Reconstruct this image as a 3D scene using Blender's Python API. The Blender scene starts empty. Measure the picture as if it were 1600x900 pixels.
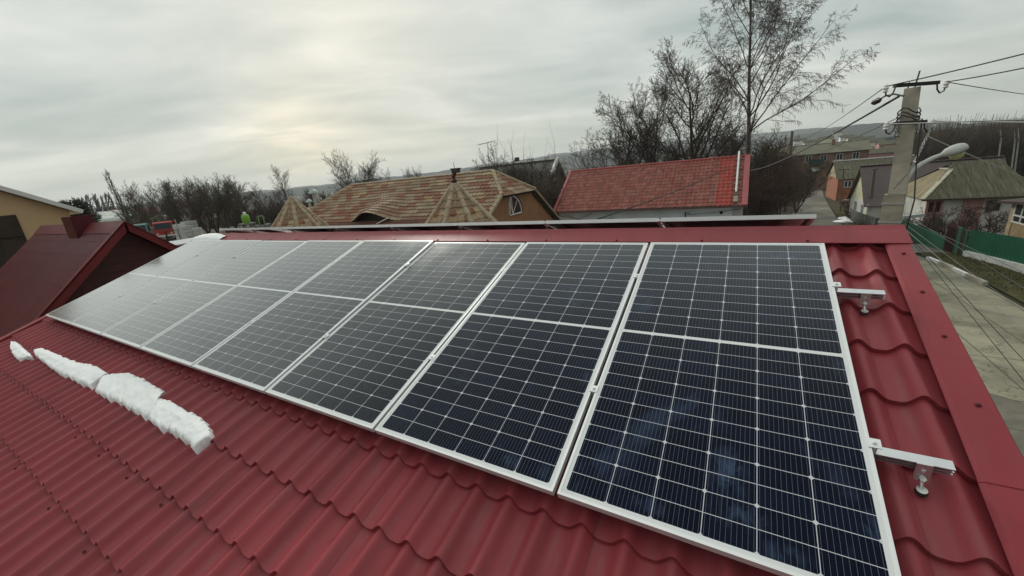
import bpy, math, random
from mathutils import Vector, Matrix
random.seed(7)
scene = bpy.context.scene
COL = scene.collection

# ------------------------------------------------------------------ camera
CAM_H = 7.2
F_PX = 610.145
R0 = Vector((0.8677059497548608, 0.48864508136236817, -0.09117219543468033))
R1 = Vector((0.06279541962891806, -0.28970381277399393, -0.9550541535105949))
R2 = Vector((-0.4930954471840549, 0.8229809750684248, -0.2820623949444194))
CAM = Vector((0, 0, CAM_H))
cd = bpy.data.cameras.new('camera')
cam = bpy.data.objects.new('camera', cd)
COL.objects.link(cam)
m = Matrix((R0, -R1, -R2)).transposed().to_4x4()
m.translation = CAM
cam.matrix_world = m
cd.sensor_width = 36.0
cd.sensor_fit = 'HORIZONTAL'
cd.lens = F_PX / 1600 * 36
cd.clip_start = 0.05
cd.clip_end = 9000
scene.camera = cam

# ------------------------------------------------------------------ sky, sun, exposure
SUN_AZ, SUN_EL = -48.0, 23.0          # degrees, azimuth from +Y towards +X
sdir = Vector((math.sin(math.radians(SUN_AZ)) * math.cos(math.radians(SUN_EL)),
               math.cos(math.radians(SUN_AZ)) * math.cos(math.radians(SUN_EL)),
               math.sin(math.radians(SUN_EL))))
w = bpy.data.worlds.new('World')
scene.world = w
w.use_nodes = True
nt = w.node_tree
nt.nodes.clear()
N = nt.nodes.new
L = nt.links.new
def mth(op, a, b=None, c=None):
    n = N('ShaderNodeMath'); n.operation = op
    for i, v in enumerate((a, b, c)):
        if v is None: continue
        if isinstance(v, (int, float)): n.inputs[i].default_value = v
        else: L(v, n.inputs[i])
    return n.outputs[0]
out = N('ShaderNodeOutputWorld')
sky = N('ShaderNodeTexSky'); sky.sky_type = 'NISHITA'; sky.sun_disc = False
sky.sun_elevation = math.radians(SUN_EL); sky.sun_rotation = math.radians(SUN_AZ)
sky.air_density = 1.5; sky.dust_density = 3.0
tc = N('ShaderNodeTexCoord')
sep = N('ShaderNodeSeparateXYZ'); L(tc.outputs['Generated'], sep.inputs[0])
zz = mth('ADD', mth('MAXIMUM', sep.outputs[2], 0.0), 0.13)
cx = mth('DIVIDE', sep.outputs[0], zz); cy = mth('DIVIDE', sep.outputs[1], zz)
comb = N('ShaderNodeCombineXYZ')
# cloud streets run across the view: stretch along the direction the photo's bands run
L(mth('ADD', mth('MULTIPLY', cx, 0.55), mth('MULTIPLY', cy, 0.32)), comb.inputs[0])
L(mth('ADD', mth('MULTIPLY', cx, -0.50), mth('MULTIPLY', cy, 0.86)), comb.inputs[1])
comb.inputs[2].default_value = 3.7
n1 = N('ShaderNodeTexNoise'); n1.inputs['Scale'].default_value = 0.62; n1.inputs['Detail'].default_value = 7
n1.inputs['Roughness'].default_value = 0.52; n1.inputs['Distortion'].default_value = 0.35
L(comb.outputs[0], n1.inputs['Vector'])
n2 = N('ShaderNodeTexNoise'); n2.inputs['Scale'].default_value = 1.5; n2.inputs['Detail'].default_value = 6
n2.inputs['Distortion'].default_value = 0.6
L(comb.outputs[0], n2.inputs['Vector'])
cl = mth('ADD', mth('MULTIPLY', n1.outputs[0], 0.62), mth('MULTIPLY', n2.outputs[0], 0.38))
ramp = N('ShaderNodeValToRGB'); L(cl, ramp.inputs[0])
e = ramp.color_ramp.elements
e[0].position = 0.38; e[0].color = (3.15, 3.75, 3.62, 1)
e[1].position = 0.63; e[1].color = (7.1, 7.2, 6.75, 1)
k = e.new(0.50); k.color = (4.85, 5.2, 4.95, 1)
# horizon band: pale, a little creamy
hz = N('ShaderNodeMapRange'); L(sep.outputs[2], hz.inputs[0])
hz.inputs[1].default_value = 0.16; hz.inputs[2].default_value = 0.0
hz.inputs[3].default_value = 0.0; hz.inputs[4].default_value = 0.55
mh = N('ShaderNodeMix'); mh.data_type = 'RGBA'
L(hz.outputs[0], mh.inputs['Factor']); L(ramp.outputs[0], mh.inputs['A'])
mh.inputs['B'].default_value = (5.8, 5.9, 4.6, 1)
# thin veil where the low sun stands behind the cloud
dt = N('ShaderNodeVectorMath'); dt.operation = 'DOT_PRODUCT'
L(tc.outputs['Generated'], dt.inputs[0])
g = Vector((math.sin(math.radians(-56)) * .99, math.cos(math.radians(-56)) * .99, .11)).normalized()
dt.inputs[1].default_value = g
gl = mth('POWER', mth('MAXIMUM', dt.outputs['Value'], 0.0), 220.0)
gl = mth('MULTIPLY', gl, mth('ADD', mth('MULTIPLY', n2.outputs[0], 1.6), -0.25))
ga = N('ShaderNodeMix'); ga.data_type = 'RGBA'; ga.blend_type = 'ADD'
L(gl, ga.inputs['Factor']); L(mh.outputs['Result'], ga.inputs['A'])
ga.inputs['B'].default_value = (4.5, 3.1, 1.3, 1)
# overcast sky is brighter overhead
zb = N('ShaderNodeMapRange'); L(sep.outputs[2], zb.inputs[0])
zb.inputs[1].default_value = 0.35; zb.inputs[2].default_value = 1.0
zb.inputs[3].default_value = 1.0; zb.inputs[4].default_value = 1.75
vz = N('ShaderNodeVectorMath'); vz.operation = 'SCALE'
# the cloud is thinner towards the hidden sun and darker in the opposite half of the sky
dh = N('ShaderNodeVectorMath'); dh.operation = 'DOT_PRODUCT'; L(tc.outputs['Generated'], dh.inputs[0])
dh.inputs[1].default_value = Vector((sdir.x, sdir.y, 0)).normalized()
hb = N('ShaderNodeMapRange'); L(dh.outputs['Value'], hb.inputs[0])
hb.inputs[1].default_value = -0.7; hb.inputs[2].default_value = 0.25
hb.inputs[3].default_value = 0.42; hb.inputs[4].default_value = 1.0
L(ga.outputs['Result'], vz.inputs[0]); L(mth('MULTIPLY', zb.outputs[0], hb.outputs[0]), vz.inputs['Scale'])
mx = N('ShaderNodeMix'); mx.data_type = 'RGBA'
mx.inputs['Factor'].default_value = 0.97
L(sky.outputs[0], mx.inputs['A']); L(vz.outputs[0], mx.inputs['B'])
bg = N('ShaderNodeBackground'); bg.inputs['Strength'].default_value = 0.1
L(mx.outputs['Result'], bg.inputs['Color']); L(bg.outputs[0], out.inputs['Surface'])

sl = bpy.data.lights.new('sun', 'SUN'); sl.energy = 1.5; sl.angle = math.radians(10); sl.color = (1, .95, .86)
so = bpy.data.objects.new('sun', sl); COL.objects.link(so)
so.rotation_euler = (-sdir).to_track_quat('-Z', 'Y').to_euler()
vs = scene.view_settings
vs.view_transform = 'Standard'; vs.look = 'None'; vs.exposure = 0.38; vs.gamma = 1.0; vs.use_curve_mapping = False

# ------------------------------------------------------------------ helpers
def ray(px, py):
    return R0 * ((px - 800) / F_PX) + R1 * ((py - 450) / F_PX) + R2
def U(px, py, x=None, y=None, z=None):
    d = ray(px, py)
    t = x / d.x if x is not None else (y / d.y if y is not None else (z - CAM_H) / d.z)
    return CAM + d * t
def DEP(px, py, dep): return CAM + ray(px, py) * dep
def sm(a, b, v):
    t = min(1, max(0, (v - a) / (b - a))); return t * t * (3 - 2 * t)
def gz(x, y):
    east = sm(-30, -12, x)
    g_ = 2.2 * (1 - sm(-38, -13, x)) * (1 - sm(90, 220, y))
    g_ += -2.4 * sm(24, 62, y) * east - 5.5 * sm(70, 230, math.hypot(x, y))
    return g_
def G(px, py, dz=0.0):
    d = ray(px, py); a, b = 1.0, 400.0
    for _ in range(50):
        mm = (a + b) / 2; q = CAM + d * mm
        if q.z > gz(q.x, q.y) + dz: a = mm
        else: b = mm
    return CAM + d * a

class MB:
    def __init__(s): s.v = []; s.f = []; s.uv = []; s.mi = []; s.cur = 0
    def add(s, vs_, fs, uvs=None):
        o = len(s.v); s.v += [tuple(q) for q in vs_]
        s.uv += uvs if uvs else [(q[0], q[1]) for q in vs_]
        for f in fs: s.f.append(tuple(i + o for i in f)); s.mi.append(s.cur)
        return s
    def obox(s, c, ax, ay, az):      # centre and three half axes
        c, ax, ay, az = Vector(c), Vector(ax), Vector(ay), Vector(az)
        vs_ = [c + ax * i + ay * j + az * k for k in (-1, 1) for j in (-1, 1) for i in (-1, 1)]
        uvs = [(ax.length * i + ay.length * j, az.length * k) for k in (-1, 1) for j in (-1, 1) for i in (-1, 1)]
        fs = [(0, 2, 3, 1), (4, 5, 7, 6), (0, 1, 5, 4), (2, 6, 7, 3), (0, 4, 6, 2), (1, 3, 7, 5)]
        if ax.cross(ay).dot(az) < 0: fs = [f[::-1] for f in fs]
        return s.add(vs_, fs, uvs)
    def box(s, a, b):                # two corners
        a, b = Vector(a), Vector(b); h = (b - a) / 2
        return s.obox((a + b) / 2, (abs(h.x), 0, 0), (0, abs(h.y), 0), (0, 0, abs(h.z)))
    def bar(s, p, q, w_, h_, up=(0, 0, 1)):
        p, q = Vector(p), Vector(q); d = (q - p)
        z = Vector(up); xx = d.cross(z)
        if xx.length < 1e-6: xx = d.cross(Vector((1, 0, 0)))
        xx.normalize(); z = xx.cross(d).normalized()
        return s.obox((p + q) / 2, d / 2, xx * w_ / 2, z * h_ / 2)
    def tube(s, pts, rad, n=6, cap=True):
        pts = [Vector(p) for p in pts]
        if isinstance(rad, (int, float)): rad = [rad] * len(pts)
        o = len(s.v); ref = None
        for i, p in enumerate(pts):
            t = (pts[min(i + 1, len(pts) - 1)] - pts[max(i - 1, 0)])
            t = t.normalized() if t.length > 1e-9 else Vector((0, 0, 1))
            if ref is None: ref = t.orthogonal().normalized()
            ref = (ref - t * ref.dot(t))
            ref = ref.normalized() if ref.length > 1e-6 else t.orthogonal().normalized()
            b = t.cross(ref)
            for k in range(n):
                a = 2 * math.pi * k / n
                q = p + (ref * math.cos(a) + b * math.sin(a)) * rad[i]
                s.v.append(tuple(q)); s.uv.append((k / n, i * 0.3))
        for i in range(len(pts) - 1):
            for k in range(n):
                k2 = (k + 1) % n
                s.f.append((o + i * n + k, o + i * n + k2, o + (i + 1) * n + k2, o + (i + 1) * n + k)); s.mi.append(s.cur)
        if cap:
            s.f.append(tuple(o + k for k in range(n))[::-1]); s.mi.append(s.cur)
            e_ = o + (len(pts) - 1) * n
            s.f.append(tuple(e_ + k for k in range(n))); s.mi.append(s.cur)
        return s
    def prism(s, pts, ext):          # polygon extruded along a vector
        pts = [Vector(p) for p in pts]; ext = Vector(ext); n = len(pts)
        nn = Vector((0, 0, 0))
        for i in range(n): nn += pts[i].cross(pts[(i + 1) % n])
        if nn.dot(ext) > 0: pts = pts[::-1]
        vs_ = pts + [p + ext for p in pts]
        fs = [tuple(range(n)), tuple(range(2 * n - 1, n - 1, -1))]
        fs += [(i, i + n, (i + 1) % n + n, (i + 1) % n) for i in range(n)]
        fs = [fs[0], fs[1]] + [f[::-1] for f in fs[2:]]
        fs[2:] = [f[::-1] for f in fs[2:]]
        return s.add(vs_, fs)
    def lathe(s, prof, c, n=16, axis=(0, 0, 1)):   # prof: (radius, distance along axis)
        c = Vector(c); ax = Vector(axis).normalized()
        return s.tube([c + ax * h for _, h in prof], [max(r, 1e-4) for r, _ in prof], n)
    def build(s, name, mats, parent=None, smooth=None, loc=None):
        base = Vector(loc) if loc is not None else Vector((0, 0, 0))
        if parent is not None:
            p = parent
            while p is not None: base += p.location; p = p.parent
        me = bpy.data.meshes.new(name)
        me.from_pydata([(a - base.x, b - base.y, c - base.z) for a, b, c in s.v], [], s.f)
        ul = me.uv_layers.new(name='UVMap')
        buf = []
        for f in s.f:
            for i in f: buf += s.uv[i]
        ul.data.foreach_set('uv', buf)
        if not isinstance(mats, (list, tuple)): mats = [mats]
        for q in mats: me.materials.append(q)
        if len(mats) > 1: me.polygons.foreach_set('material_index', s.mi)
        if smooth is not None:
            me.shade_smooth(); me.set_sharp_from_angle(angle=math.radians(smooth))
        me.update()
        o = bpy.data.objects.new(name, me); COL.objects.link(o)
        if parent is not None: o.parent = parent
        elif loc is not None: o.location = loc
        return o

def tag(o, label=None, cat=None, group=None, kind=None):
    if label: o['label'] = label
    if cat: o['category'] = cat
    if group: o['group'] = group
    if kind: o['kind'] = kind
    return o
def thing(name, label, cat, loc=(0, 0, 0), group=None):
    o = bpy.data.objects.new(name, None); COL.objects.link(o); o.location = loc
    o.empty_display_size = 0.2
    return tag(o, label, cat, group)
def copy_tree(o, parent=None):
    c = o.copy(); COL.objects.link(c)
    if parent is not None: c.parent = parent
    for ch in list(o.children): copy_tree(ch, c)
    return c

# ------------------------------------------------------------------ materials
class MT:
    def __init__(s, name):
        s.m = bpy.data.materials.new(name); s.m.use_nodes = True
        s.nt = s.m.node_tree; s.b = s.nt.nodes['Principled BSDF']
    def n(s, t, **kw):
        q = s.nt.nodes.new(t)
        for k_, v in kw.items():
            if hasattr(q, k_): setattr(q, k_, v)
        return q
    def l(s, a, b): s.nt.links.new(a, b)
    def math(s, op, a, b=None, c=None, clamp=False):
        q = s.n('ShaderNodeMath'); q.operation = op; q.use_clamp = clamp
        for i, v in enumerate((a, b, c)):
            if v is None: continue
            if isinstance(v, (int, float)): q.inputs[i].default_value = v
            else: s.l(v, q.inputs[i])
        return q.outputs[0]
    def noise(s, vec, scale, detail=4, rough=.55, dist=0):
        q = s.n('ShaderNodeTexNoise'); q.inputs['Scale'].default_value = scale
        q.inputs['Detail'].default_value = detail; q.inputs['Roughness'].default_value = rough
        q.inputs['Distortion'].default_value = dist
        s.l(vec, q.inputs['Vector']); return q.outputs[0]
    def ramp(s, fac, stops):
        q = s.n('ShaderNodeValToRGB'); s.l(fac, q.inputs[0]); e_ = q.color_ramp.elements
        while len(e_) < len(stops): e_.new(0.5)
        for el, (p, c) in zip(e_, stops):
            el.position = p; el.color = (*c, 1) if len(c) == 3 else c
        return q.outputs[0]
    def mix(s, fac, a, b, mode='MIX'):
        q = s.n('ShaderNodeMix'); q.data_type = 'RGBA'; q.blend_type = mode
        for key, v in (('Factor', fac), ('A', a), ('B', b)):
            if isinstance(v, (int, float)): q.inputs[key].default_value = v
            elif isinstance(v, tuple): q.inputs[key].default_value = (*v, 1) if len(v) == 3 else v
            else: s.l(v, q.inputs[key])
        return q.outputs['Result']
    def obj(s): return s.n('ShaderNodeTexCoord').outputs['Object']
    def uvc(s): return s.n('ShaderNodeTexCoord').outputs['UV']
    def col(s, c):
        if isinstance(c, tuple): s.b.inputs['Base Color'].default_value = (*c, 1)
        else: s.l(c, s.b.inputs['Base Color'])
    def set(s, **kw):
        for k_, v in kw.items():
            i = s.b.inputs[k_.replace('_', ' ')]
            if isinstance(v, (int, float)): i.default_value = v
            elif isinstance(v, tuple): i.default_value = v
            else: s.l(v, i)
        return s
    def bump(s, h, strength=.3, dist=.01):
        q = s.n('ShaderNodeBump'); q.inputs['Strength'].default_value = strength
        q.inputs['Distance'].default_value = dist
        s.l(h, q.inputs['Height']); s.l(q.outputs[0], s.b.inputs['Normal'])

def simple(name, c, rough=.6, var=.25, scale=3.0, metal=0, bump=0, spec=.5, dark=None):
    t = MT(name); o = t.obj()
    nz = t.noise(o, scale, 6, .6)
    lo = tuple(q * (1 - var) for q in c) if dark is None else dark
    hi = tuple(min(.9, q * (1 + var)) for q in c)
    t.col(t.ramp(nz, [(.3, lo), (.7, hi)]))
    t.set(Roughness=rough, Metallic=metal, Specular_IOR_Level=spec)
    if bump: t.bump(t.noise(o, scale * 6, 5), bump, .02)
    return t.m

def roof_paint(name, c, rough=.42, dirt=.5):
    t = MT(name); o = t.obj(); uv = t.uvc()
    big = t.noise(o, .9, 5, .6); fine = t.noise(o, 14, 6, .65)
    mp = t.n('ShaderNodeMapping'); mp.inputs['Scale'].default_value = (9, 1.1, 1)
    t.l(uv, mp.inputs[0])
    streak = t.noise(mp.outputs[0], 2.2, 5, .6, .4)
    a = t.ramp(big, [(.3, tuple(q * .82 for q in c)), (.72, tuple(q * 1.12 for q in c))])
    dusty = tuple(min(.5, q * .55 + .085) for q in c)
    a = t.mix(t.math('MULTIPLY', t.ramp(streak, [(.48, (0, 0, 0)), (.78, (1, 1, 1))]), dirt), a, dusty)
    a = t.mix(t.math('MULTIPLY', t.ramp(fine, [(.62, (0, 0, 0)), (.78, (1, 1, 1))]), .35 * dirt), a, (.22, .12, .11))
    # sheet laps every sixth wave, pale droppings, short scratches
    su = t.n('ShaderNodeSeparateXYZ'); t.l(uv, su.inputs[0])
    lap = t.math('LESS_THAN', t.math('FRACT', t.math('DIVIDE', t.math('ADD', su.outputs[0], .135), 1.098)), .006)
    a = t.mix(t.math('MULTIPLY', lap, .3 if name == 'red_painted_steel' else 0.0), a, tuple(q * .3 for q in c))
    vs2 = t.n('ShaderNodeTexVoronoi'); vs2.inputs['Scale'].default_value = 5.5; t.l(o, vs2.inputs['Vector'])
    spot = t.math('LESS_THAN', vs2.outputs['Distance'], t.math('MULTIPLY', t.math('SUBTRACT', t.noise(o, 1.3, 2), .50), .30))
    a = t.mix(t.math('MULTIPLY', spot, t.math('MULTIPLY', fine, .75)), a, (.34, .24, .23))
    mps = t.n('ShaderNodeMapping'); mps.inputs['Scale'].default_value = (30, 3.5, 1); mps.inputs['Rotation'].default_value = (0, 0, .12); t.l(uv, mps.inputs[0])
    scr = t.ramp(t.noise(mps.outputs[0], 1.0, 3, .5), [(.74, (0, 0, 0)), (.77, (.5, .5, .5))])
    a = t.mix(t.math('MULTIPLY', scr, t.ramp(t.noise(o, .7, 3), [(.5, (0, 0, 0)), (.62, (1, 1, 1))])), a, (.33, .15, .15))
    wet = t.ramp(t.noise(mp.outputs[0], .55, 4, .5, .2), [(.50, (0, 0, 0)), (.72, (.55, .55, .55))])
    a = t.mix(wet, a, tuple(q * .62 for q in c))
    gr = t.noise(o, 60, 3, .5)
    a = t.mix(t.ramp(gr, [(.76, (0, 0, 0)), (.80, (.6, .6, .6))]), a, (.05, .02, .02))
    t.col(a)
    t.set(Roughness=t.math('ADD', t.math('MULTIPLY', fine, .25), rough - .1), Specular_IOR_Level=.22)
    t.bump(t.noise(o, 110, 3), .08, .002)
    return t.m
def tile_mat(name, stops, du, dv, off=.5, rough=.75, run=1):
    # one colour per tile from its own row and column
    t = MT(name); uv = t.uvc()
    sp = t.n('ShaderNodeSeparateXYZ'); t.l(uv, sp.inputs[0])
    row = t.math('FLOOR', t.math('DIVIDE', sp.outputs[1], dv))
    cu = t.math('ADD', t.math('DIVIDE', sp.outputs[0], du * run), t.math('MULTIPLY', row, off))
    cb = t.n('ShaderNodeCombineXYZ'); t.l(t.math('FLOOR', cu), cb.inputs[0]); t.l(row, cb.inputs[1])
    wn = t.n('ShaderNodeTexWhiteNoise'); t.l(cb.outputs[0], wn.inputs['Vector'])
    a = t.ramp(wn.outputs['Value'], stops)
    o = t.obj()
    a = t.mix(t.ramp(t.noise(o, 2.0, 6, .65), [(.4, (0, 0, 0)), (.75, (.55, .55, .55))]), a, (.10, .09, .07))
    t.col(a); t.set(Roughness=rough, Specular_IOR_Level=.3)
    return t.m

M = {}
RED = (.275, .044, .054)
M["red"] = roof_paint("red_painted_steel", RED, .40, .45)
M['redtrim'] = roof_paint('red_trim_steel', (.255, .033, .043), .38, .15)
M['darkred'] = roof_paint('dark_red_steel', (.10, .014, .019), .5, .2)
M['obtrim'] = roof_paint('weathered_maroon_trim', (.155, .022, .028), .45, .2)
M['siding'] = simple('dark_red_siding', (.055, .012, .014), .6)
M['alu'] = simple('anodised_aluminium', (.72, .73, .73), .42, .05, 8, .35)
M['rail'] = simple('milled_aluminium', (.60, .61, .62), .30, .08, 12, .85)
M['steel'] = simple('zinc_steel', (.62, .62, .6), .35, .15, 20, .8)
M['rubber'] = simple('black_rubber', (.012, .012, .012), .6)
M['back'] = simple('dark_underside', (.02, .02, .022), .5)
M['redcable'] = simple('red_cable', (.4, .02, .02), .5)
M['stucco'] = simple('beige_stucco', (.52, .36, .21), .9, .10, .7, 0, .2)
M['beige'] = simple('beige_render', (.60, .42, .24), .9, .08, .6, 0, .15)
M['housewall'] = simple('house_render', (.5, .42, .32), .9, .1, .8, 0, .2)
M['orange'] = simple('orange_stucco', (.34, .17, .085), .9, .22, .9, 0, .25)
M['brownboard'] = simple('brown_boards', (.05, .032, .022), .8, .4, 1.5)
M['white'] = simple('white_paint', (.78, .78, .75), .55, .06, 2)
M['whitewash'] = simple('whitewash', (.66, .66, .62), .9, .22, 1.2, 0, .2)
M['bluewhite'] = simple('pale_blue_wash', (.66, .73, .77), .9, .12, .8, 0, .15)
M['dark'] = simple('dark_opening', (.008, .008, .009), .6)
M['black'] = simple('black_metal', (.015, .014, .014), .5)
M['cable'] = simple('black_cable', (.012, .012, .012), .55)
M['wire'] = simple('aluminium_wire', (.42, .43, .42), .45, .1, 3, .5)
M['glass'] = simple('window_glass', (.03, .035, .04), .08, .2)
M['bark'] = simple('grey_brown_bark', (.062, .05, .038), .9, .4, 4, 0, .5)
M['twig'] = simple('brown_twigs', (.095, .073, .055), .9, .3, 1)
M['twigdark'] = simple('dark_twigs', (.068, .053, .039), .9, .3, 1)
M['twigred'] = simple('reddish_twigs', (.105, .066, .052), .9, .3, 1)
M['twigolive'] = simple('olive_twigs', (.095, .083, .050), .9, .35, 1)
M['needle'] = simple('evergreen_needles', (.020, .034, .020), .8, .5, 3)
M['conc'] = simple('weathered_concrete', (.33, .31, .245), .9, .32, 2.6, 0, .45)
M['lampgrey'] = simple('grey_enamel', (.50, .52, .48), .45, .12, 4)
M['lens'] = simple('yellowed_lens', (.50, .55, .26), .25, .1, 4)
M['porcelain'] = simple('white_porcelain', (.75, .75, .70), .2, .05)
M['green'] = simple('green_sheet', (.016, .115, .062), .45, .2, .8)
M['maroon'] = simple('maroon_sheet', (.045, .012, .014), .5, .25, 1)
M['ochre'] = simple('ochre_brick', (.36, .25, .14), .85, .2, 2.5, 0, .2)
M['pink'] = simple('pink_render', (.45, .24, .22), .9, .15, 1)
M['cream'] = simple('cream_paint', (.62, .60, .42), .8, .12, 1.5)
M['brick'] = simple('red_brown_brick', (.23, .14, .10), .9, .3, .9, 0, .2)
M['brickorange'] = simple('orange_brick', (.30, .115, .06), .85, .3, 1.5)
M['greywood'] = simple('grey_fence_boards', (.20, .21, .19), .85, .3, 1.2)
M['oldwood'] = simple('old_pole_wood', (.15, .125, .095), .9, .3, 2.5, 0, .3)
M['brownroof'] = simple('brown_sheet_roof', (.085, .058, .055), .5, .12, .6)
M['teal'] = simple('teal_balcony', (.010, .055, .055), .5)
M['tarp'] = simple('pale_tarp', (.72, .76, .72), .6, .1, .8)
M['cab_red'] = simple('red_cab_paint', (.42, .03, .025), .35, .1, 1)
M['cab_teal'] = simple('teal_cab_paint', (.16, .26, .25), .35, .1, 1)
M['tank'] = simple('cream_tank_paint', (.66, .66, .52), .5, .1, 1)
M['tyre'] = simple('tyre_rubber', (.015, .015, .016), .8)
M['lime'] = simple('lime_plastic', (.20, .42, .03), .5, .15, 2)
M['block'] = simple('pale_blocks', (.62, .62, .60), .85, .15, .9)
M['galv'] = simple('galvanised_sheet', (.42, .44, .45), .5, .15, .7, .3)
M['slate_t'] = None

# snow
t = MT('old_snow'); o_ = t.obj()
t.col(t.ramp(t.noise(o_, 6, 6, .6), [(.3, (.80, .82, .84)), (.7, (.90, .90, .89))]))
t.set(Roughness=.75, Specular_IOR_Level=.25, Subsurface_Weight=.25, Subsurface_Radius=(.03, .035, .04), Subsurface_Scale=.5)
t.bump(t.noise(o_, 60, 6, .7), .35, .01)
M['snow'] = t.m

# solar glass: 6 x 24 half cut cells under glass
PW, PL, PITCH = 1.132, 2.190, 1.154
def cell_material(name, tint, haze_amt, seed, smears=()):
    t = MT(name); uv = t.uvc()
    sp = t.n('ShaderNodeSeparateXYZ'); t.l(uv, sp.inputs[0])
    u, v = sp.outputs[0], sp.outputs[1]
    mx_, my_ = .029, .029
    cw = (PW - 2 * mx_) / 6
    midgap = .020
    chh = (PL - 2 * my_ - midgap) / 24
    uu = t.math('DIVIDE', t.math('SUBTRACT', u, mx_), cw)
    fu = t.math('FRACT', uu)
    upper = t.math('GREATER_THAN', v, PL / 2)
    v2 = t.math('SUBTRACT', t.math('SUBTRACT', v, my_), t.math('MULTIPLY', upper, midgap))
    vv = t.math('DIVIDE', v2, chh)
    fv = t.math('FRACT', vv)
    # distance (m) from the cell edge
    du = t.math('MULTIPLY', t.math('MINIMUM', fu, t.math('SUBTRACT', 1.0, fu)), cw)
    dv = t.math('MULTIPLY', t.math('MINIMUM', fv, t.math('SUBTRACT', 1.0, fv)), chh)
    gapu = t.math('LESS_THAN', du, .0014)
    gapv = t.math('LESS_THAN', dv, .0013)
    # chamfered wafer corners, at every second row line
    hv = t.math('FRACT', t.math('MULTIPLY', vv, .5))
    dv2 = t.math('MULTIPLY', t.math('MINIMUM', hv, t.math('SUBTRACT', 1.0, hv)), chh * 2)
    cham = t.math('LESS_THAN', t.math('ADD', du, dv2), .0105)
    midz = t.math('LESS_THAN', t.math('ABSOLUTE', t.math('SUBTRACT', v, PL / 2)), midgap / 2 + .001)
    edge = t.math('MAXIMUM', t.math('LESS_THAN', t.math('MINIMUM', u, t.math('SUBTRACT', PW, u)), mx_),
                  t.math('LESS_THAN', t.math('MINIMUM', v, t.math('SUBTRACT', PL, v)), my_))
    white = t.math('MAXIMUM', t.math('MAXIMUM', gapu, gapv), t.math('MAXIMUM', cham, t.math('MAXIMUM', midz, edge)))
    fb = t.math('FRACT', t.math('MULTIPLY', fu, 10.0))
    db = t.math('ABSOLUTE', t.math('SUBTRACT', fb, .5))
    bus = t.math('LESS_THAN', db, .026)
    ff = t.math('FRACT', t.math('MULTIPLY', v, 700.0))
    # cell to cell tint
    cb = t.n('ShaderNodeCombineXYZ'); t.l(t.math('FLOOR', uu), cb.inputs[0]); t.l(t.math('FLOOR', vv), cb.inputs[1])
    cb.inputs[2].default_value = seed
    wn = t.n('ShaderNodeTexWhiteNoise'); t.l(cb.outputs[0], wn.inputs['Vector'])
    cell = t.ramp(wn.outputs['Value'], [(0, tuple(q * .75 for q in tint)), (1, tuple(q * 1.3 for q in tint))])
    cell = t.mix(t.math('MULTIPLY', bus, .75), cell, (.19, .21, .27))
    a = t.mix(white, cell, (.56, .57, .60))
    a = t.mix(t.math('MAXIMUM', edge, midz), a, (.68, .69, .69))
    # dust, wiped smears and drops
    obj_ = t.obj()
    mp = t.n('ShaderNodeMapping'); mp.inputs['Location'].default_value = (seed * 3.1, seed * 1.7, 0)
    mp.inputs['Scale'].default_value = (1.0, .62, 1); t.l(uv, mp.inputs[0])
    sme = t.noise(mp.outputs[0], 2.3, 7, .62, .9)
    fine = t.noise(mp.outputs[0], 34, 4, .6)
    msk = t.ramp(sme, [(.585, (0, 0, 0)), (.74, (1, 1, 1))])
    # wiped smears at their own places on the glass
    mpw = t.n('ShaderNodeMapping'); mpw.inputs['Scale'].default_value = (16, 5, 1); mpw.inputs['Rotation'].default_value = (0, 0, .5); t.l(uv, mpw.inputs[0])
    wipe = t.noise(mpw.outputs[0], 1.6, 5, .65, .8)
    blob = None
    for (su_, sv_, ru, rv_, am) in smears:
        du_ = t.math('DIVIDE', t.math('SUBTRACT', u, su_), ru); dv_ = t.math('DIVIDE', t.math('SUBTRACT', v, sv_), rv_)
        q_ = t.math('SUBTRACT', 1.0, t.math('ADD', t.math('MULTIPLY', du_, du_), t.math('MULTIPLY', dv_, dv_)), clamp=True)
        q_ = t.math('MULTIPLY', q_, am); blob = q_ if blob is None else t.math('MAXIMUM', blob, q_)
    if blob is not None:
        msk = t.math('MAXIMUM', t.math('MULTIPLY', msk, .35), t.math('MULTIPLY', blob, t.ramp(wipe, [(.42, (0, 0, 0)), (.72, (1, 1, 1))])))
    msk = t.math('MULTIPLY', msk, t.math('ADD', t.math('MULTIPLY', fine, .9), .1))
    a = t.mix(t.math('MULTIPLY', msk, haze_amt), a, (.14, .22, .38))
    t.col(a)
    t.set(Roughness=.5, Specular_IOR_Level=.0, Sheen_Weight=.20, Sheen_Roughness=.22, Sheen_Tint=(.86, .88, .84, 1))
    # anti-reflective glass: about one per cent head on, rising steeply at a grazing view
    lw = t.n('ShaderNodeLayerWeight'); lw.inputs['Blend'].default_value = .5
    fr_ = t.math('ADD', t.math('MULTIPLY', t.math('POWER', lw.outputs['Facing'], 4.0), 1.6), .005, clamp=True)
    gs = t.n('ShaderNodeBsdfGlossy'); gs.inputs['Color'].default_value = (.93, .95, .95, 1)
    t.l(t.math('ADD', t.math('MULTIPLY', msk, .05), t.math('ADD', t.math('MULTIPLY', t.noise(mp.outputs[0], 3.3, 5), .16), .06)), gs.inputs['Roughness'])
    ms = t.n('ShaderNodeMixShader'); t.l(fr_, ms.inputs[0]); t.l(t.b.outputs[0], ms.inputs[1]); t.l(gs.outputs[0], ms.inputs[2])
    t.l(ms.outputs[0], t.nt.nodes['Material Output'].inputs['Surface'])
    return t.m
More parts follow.
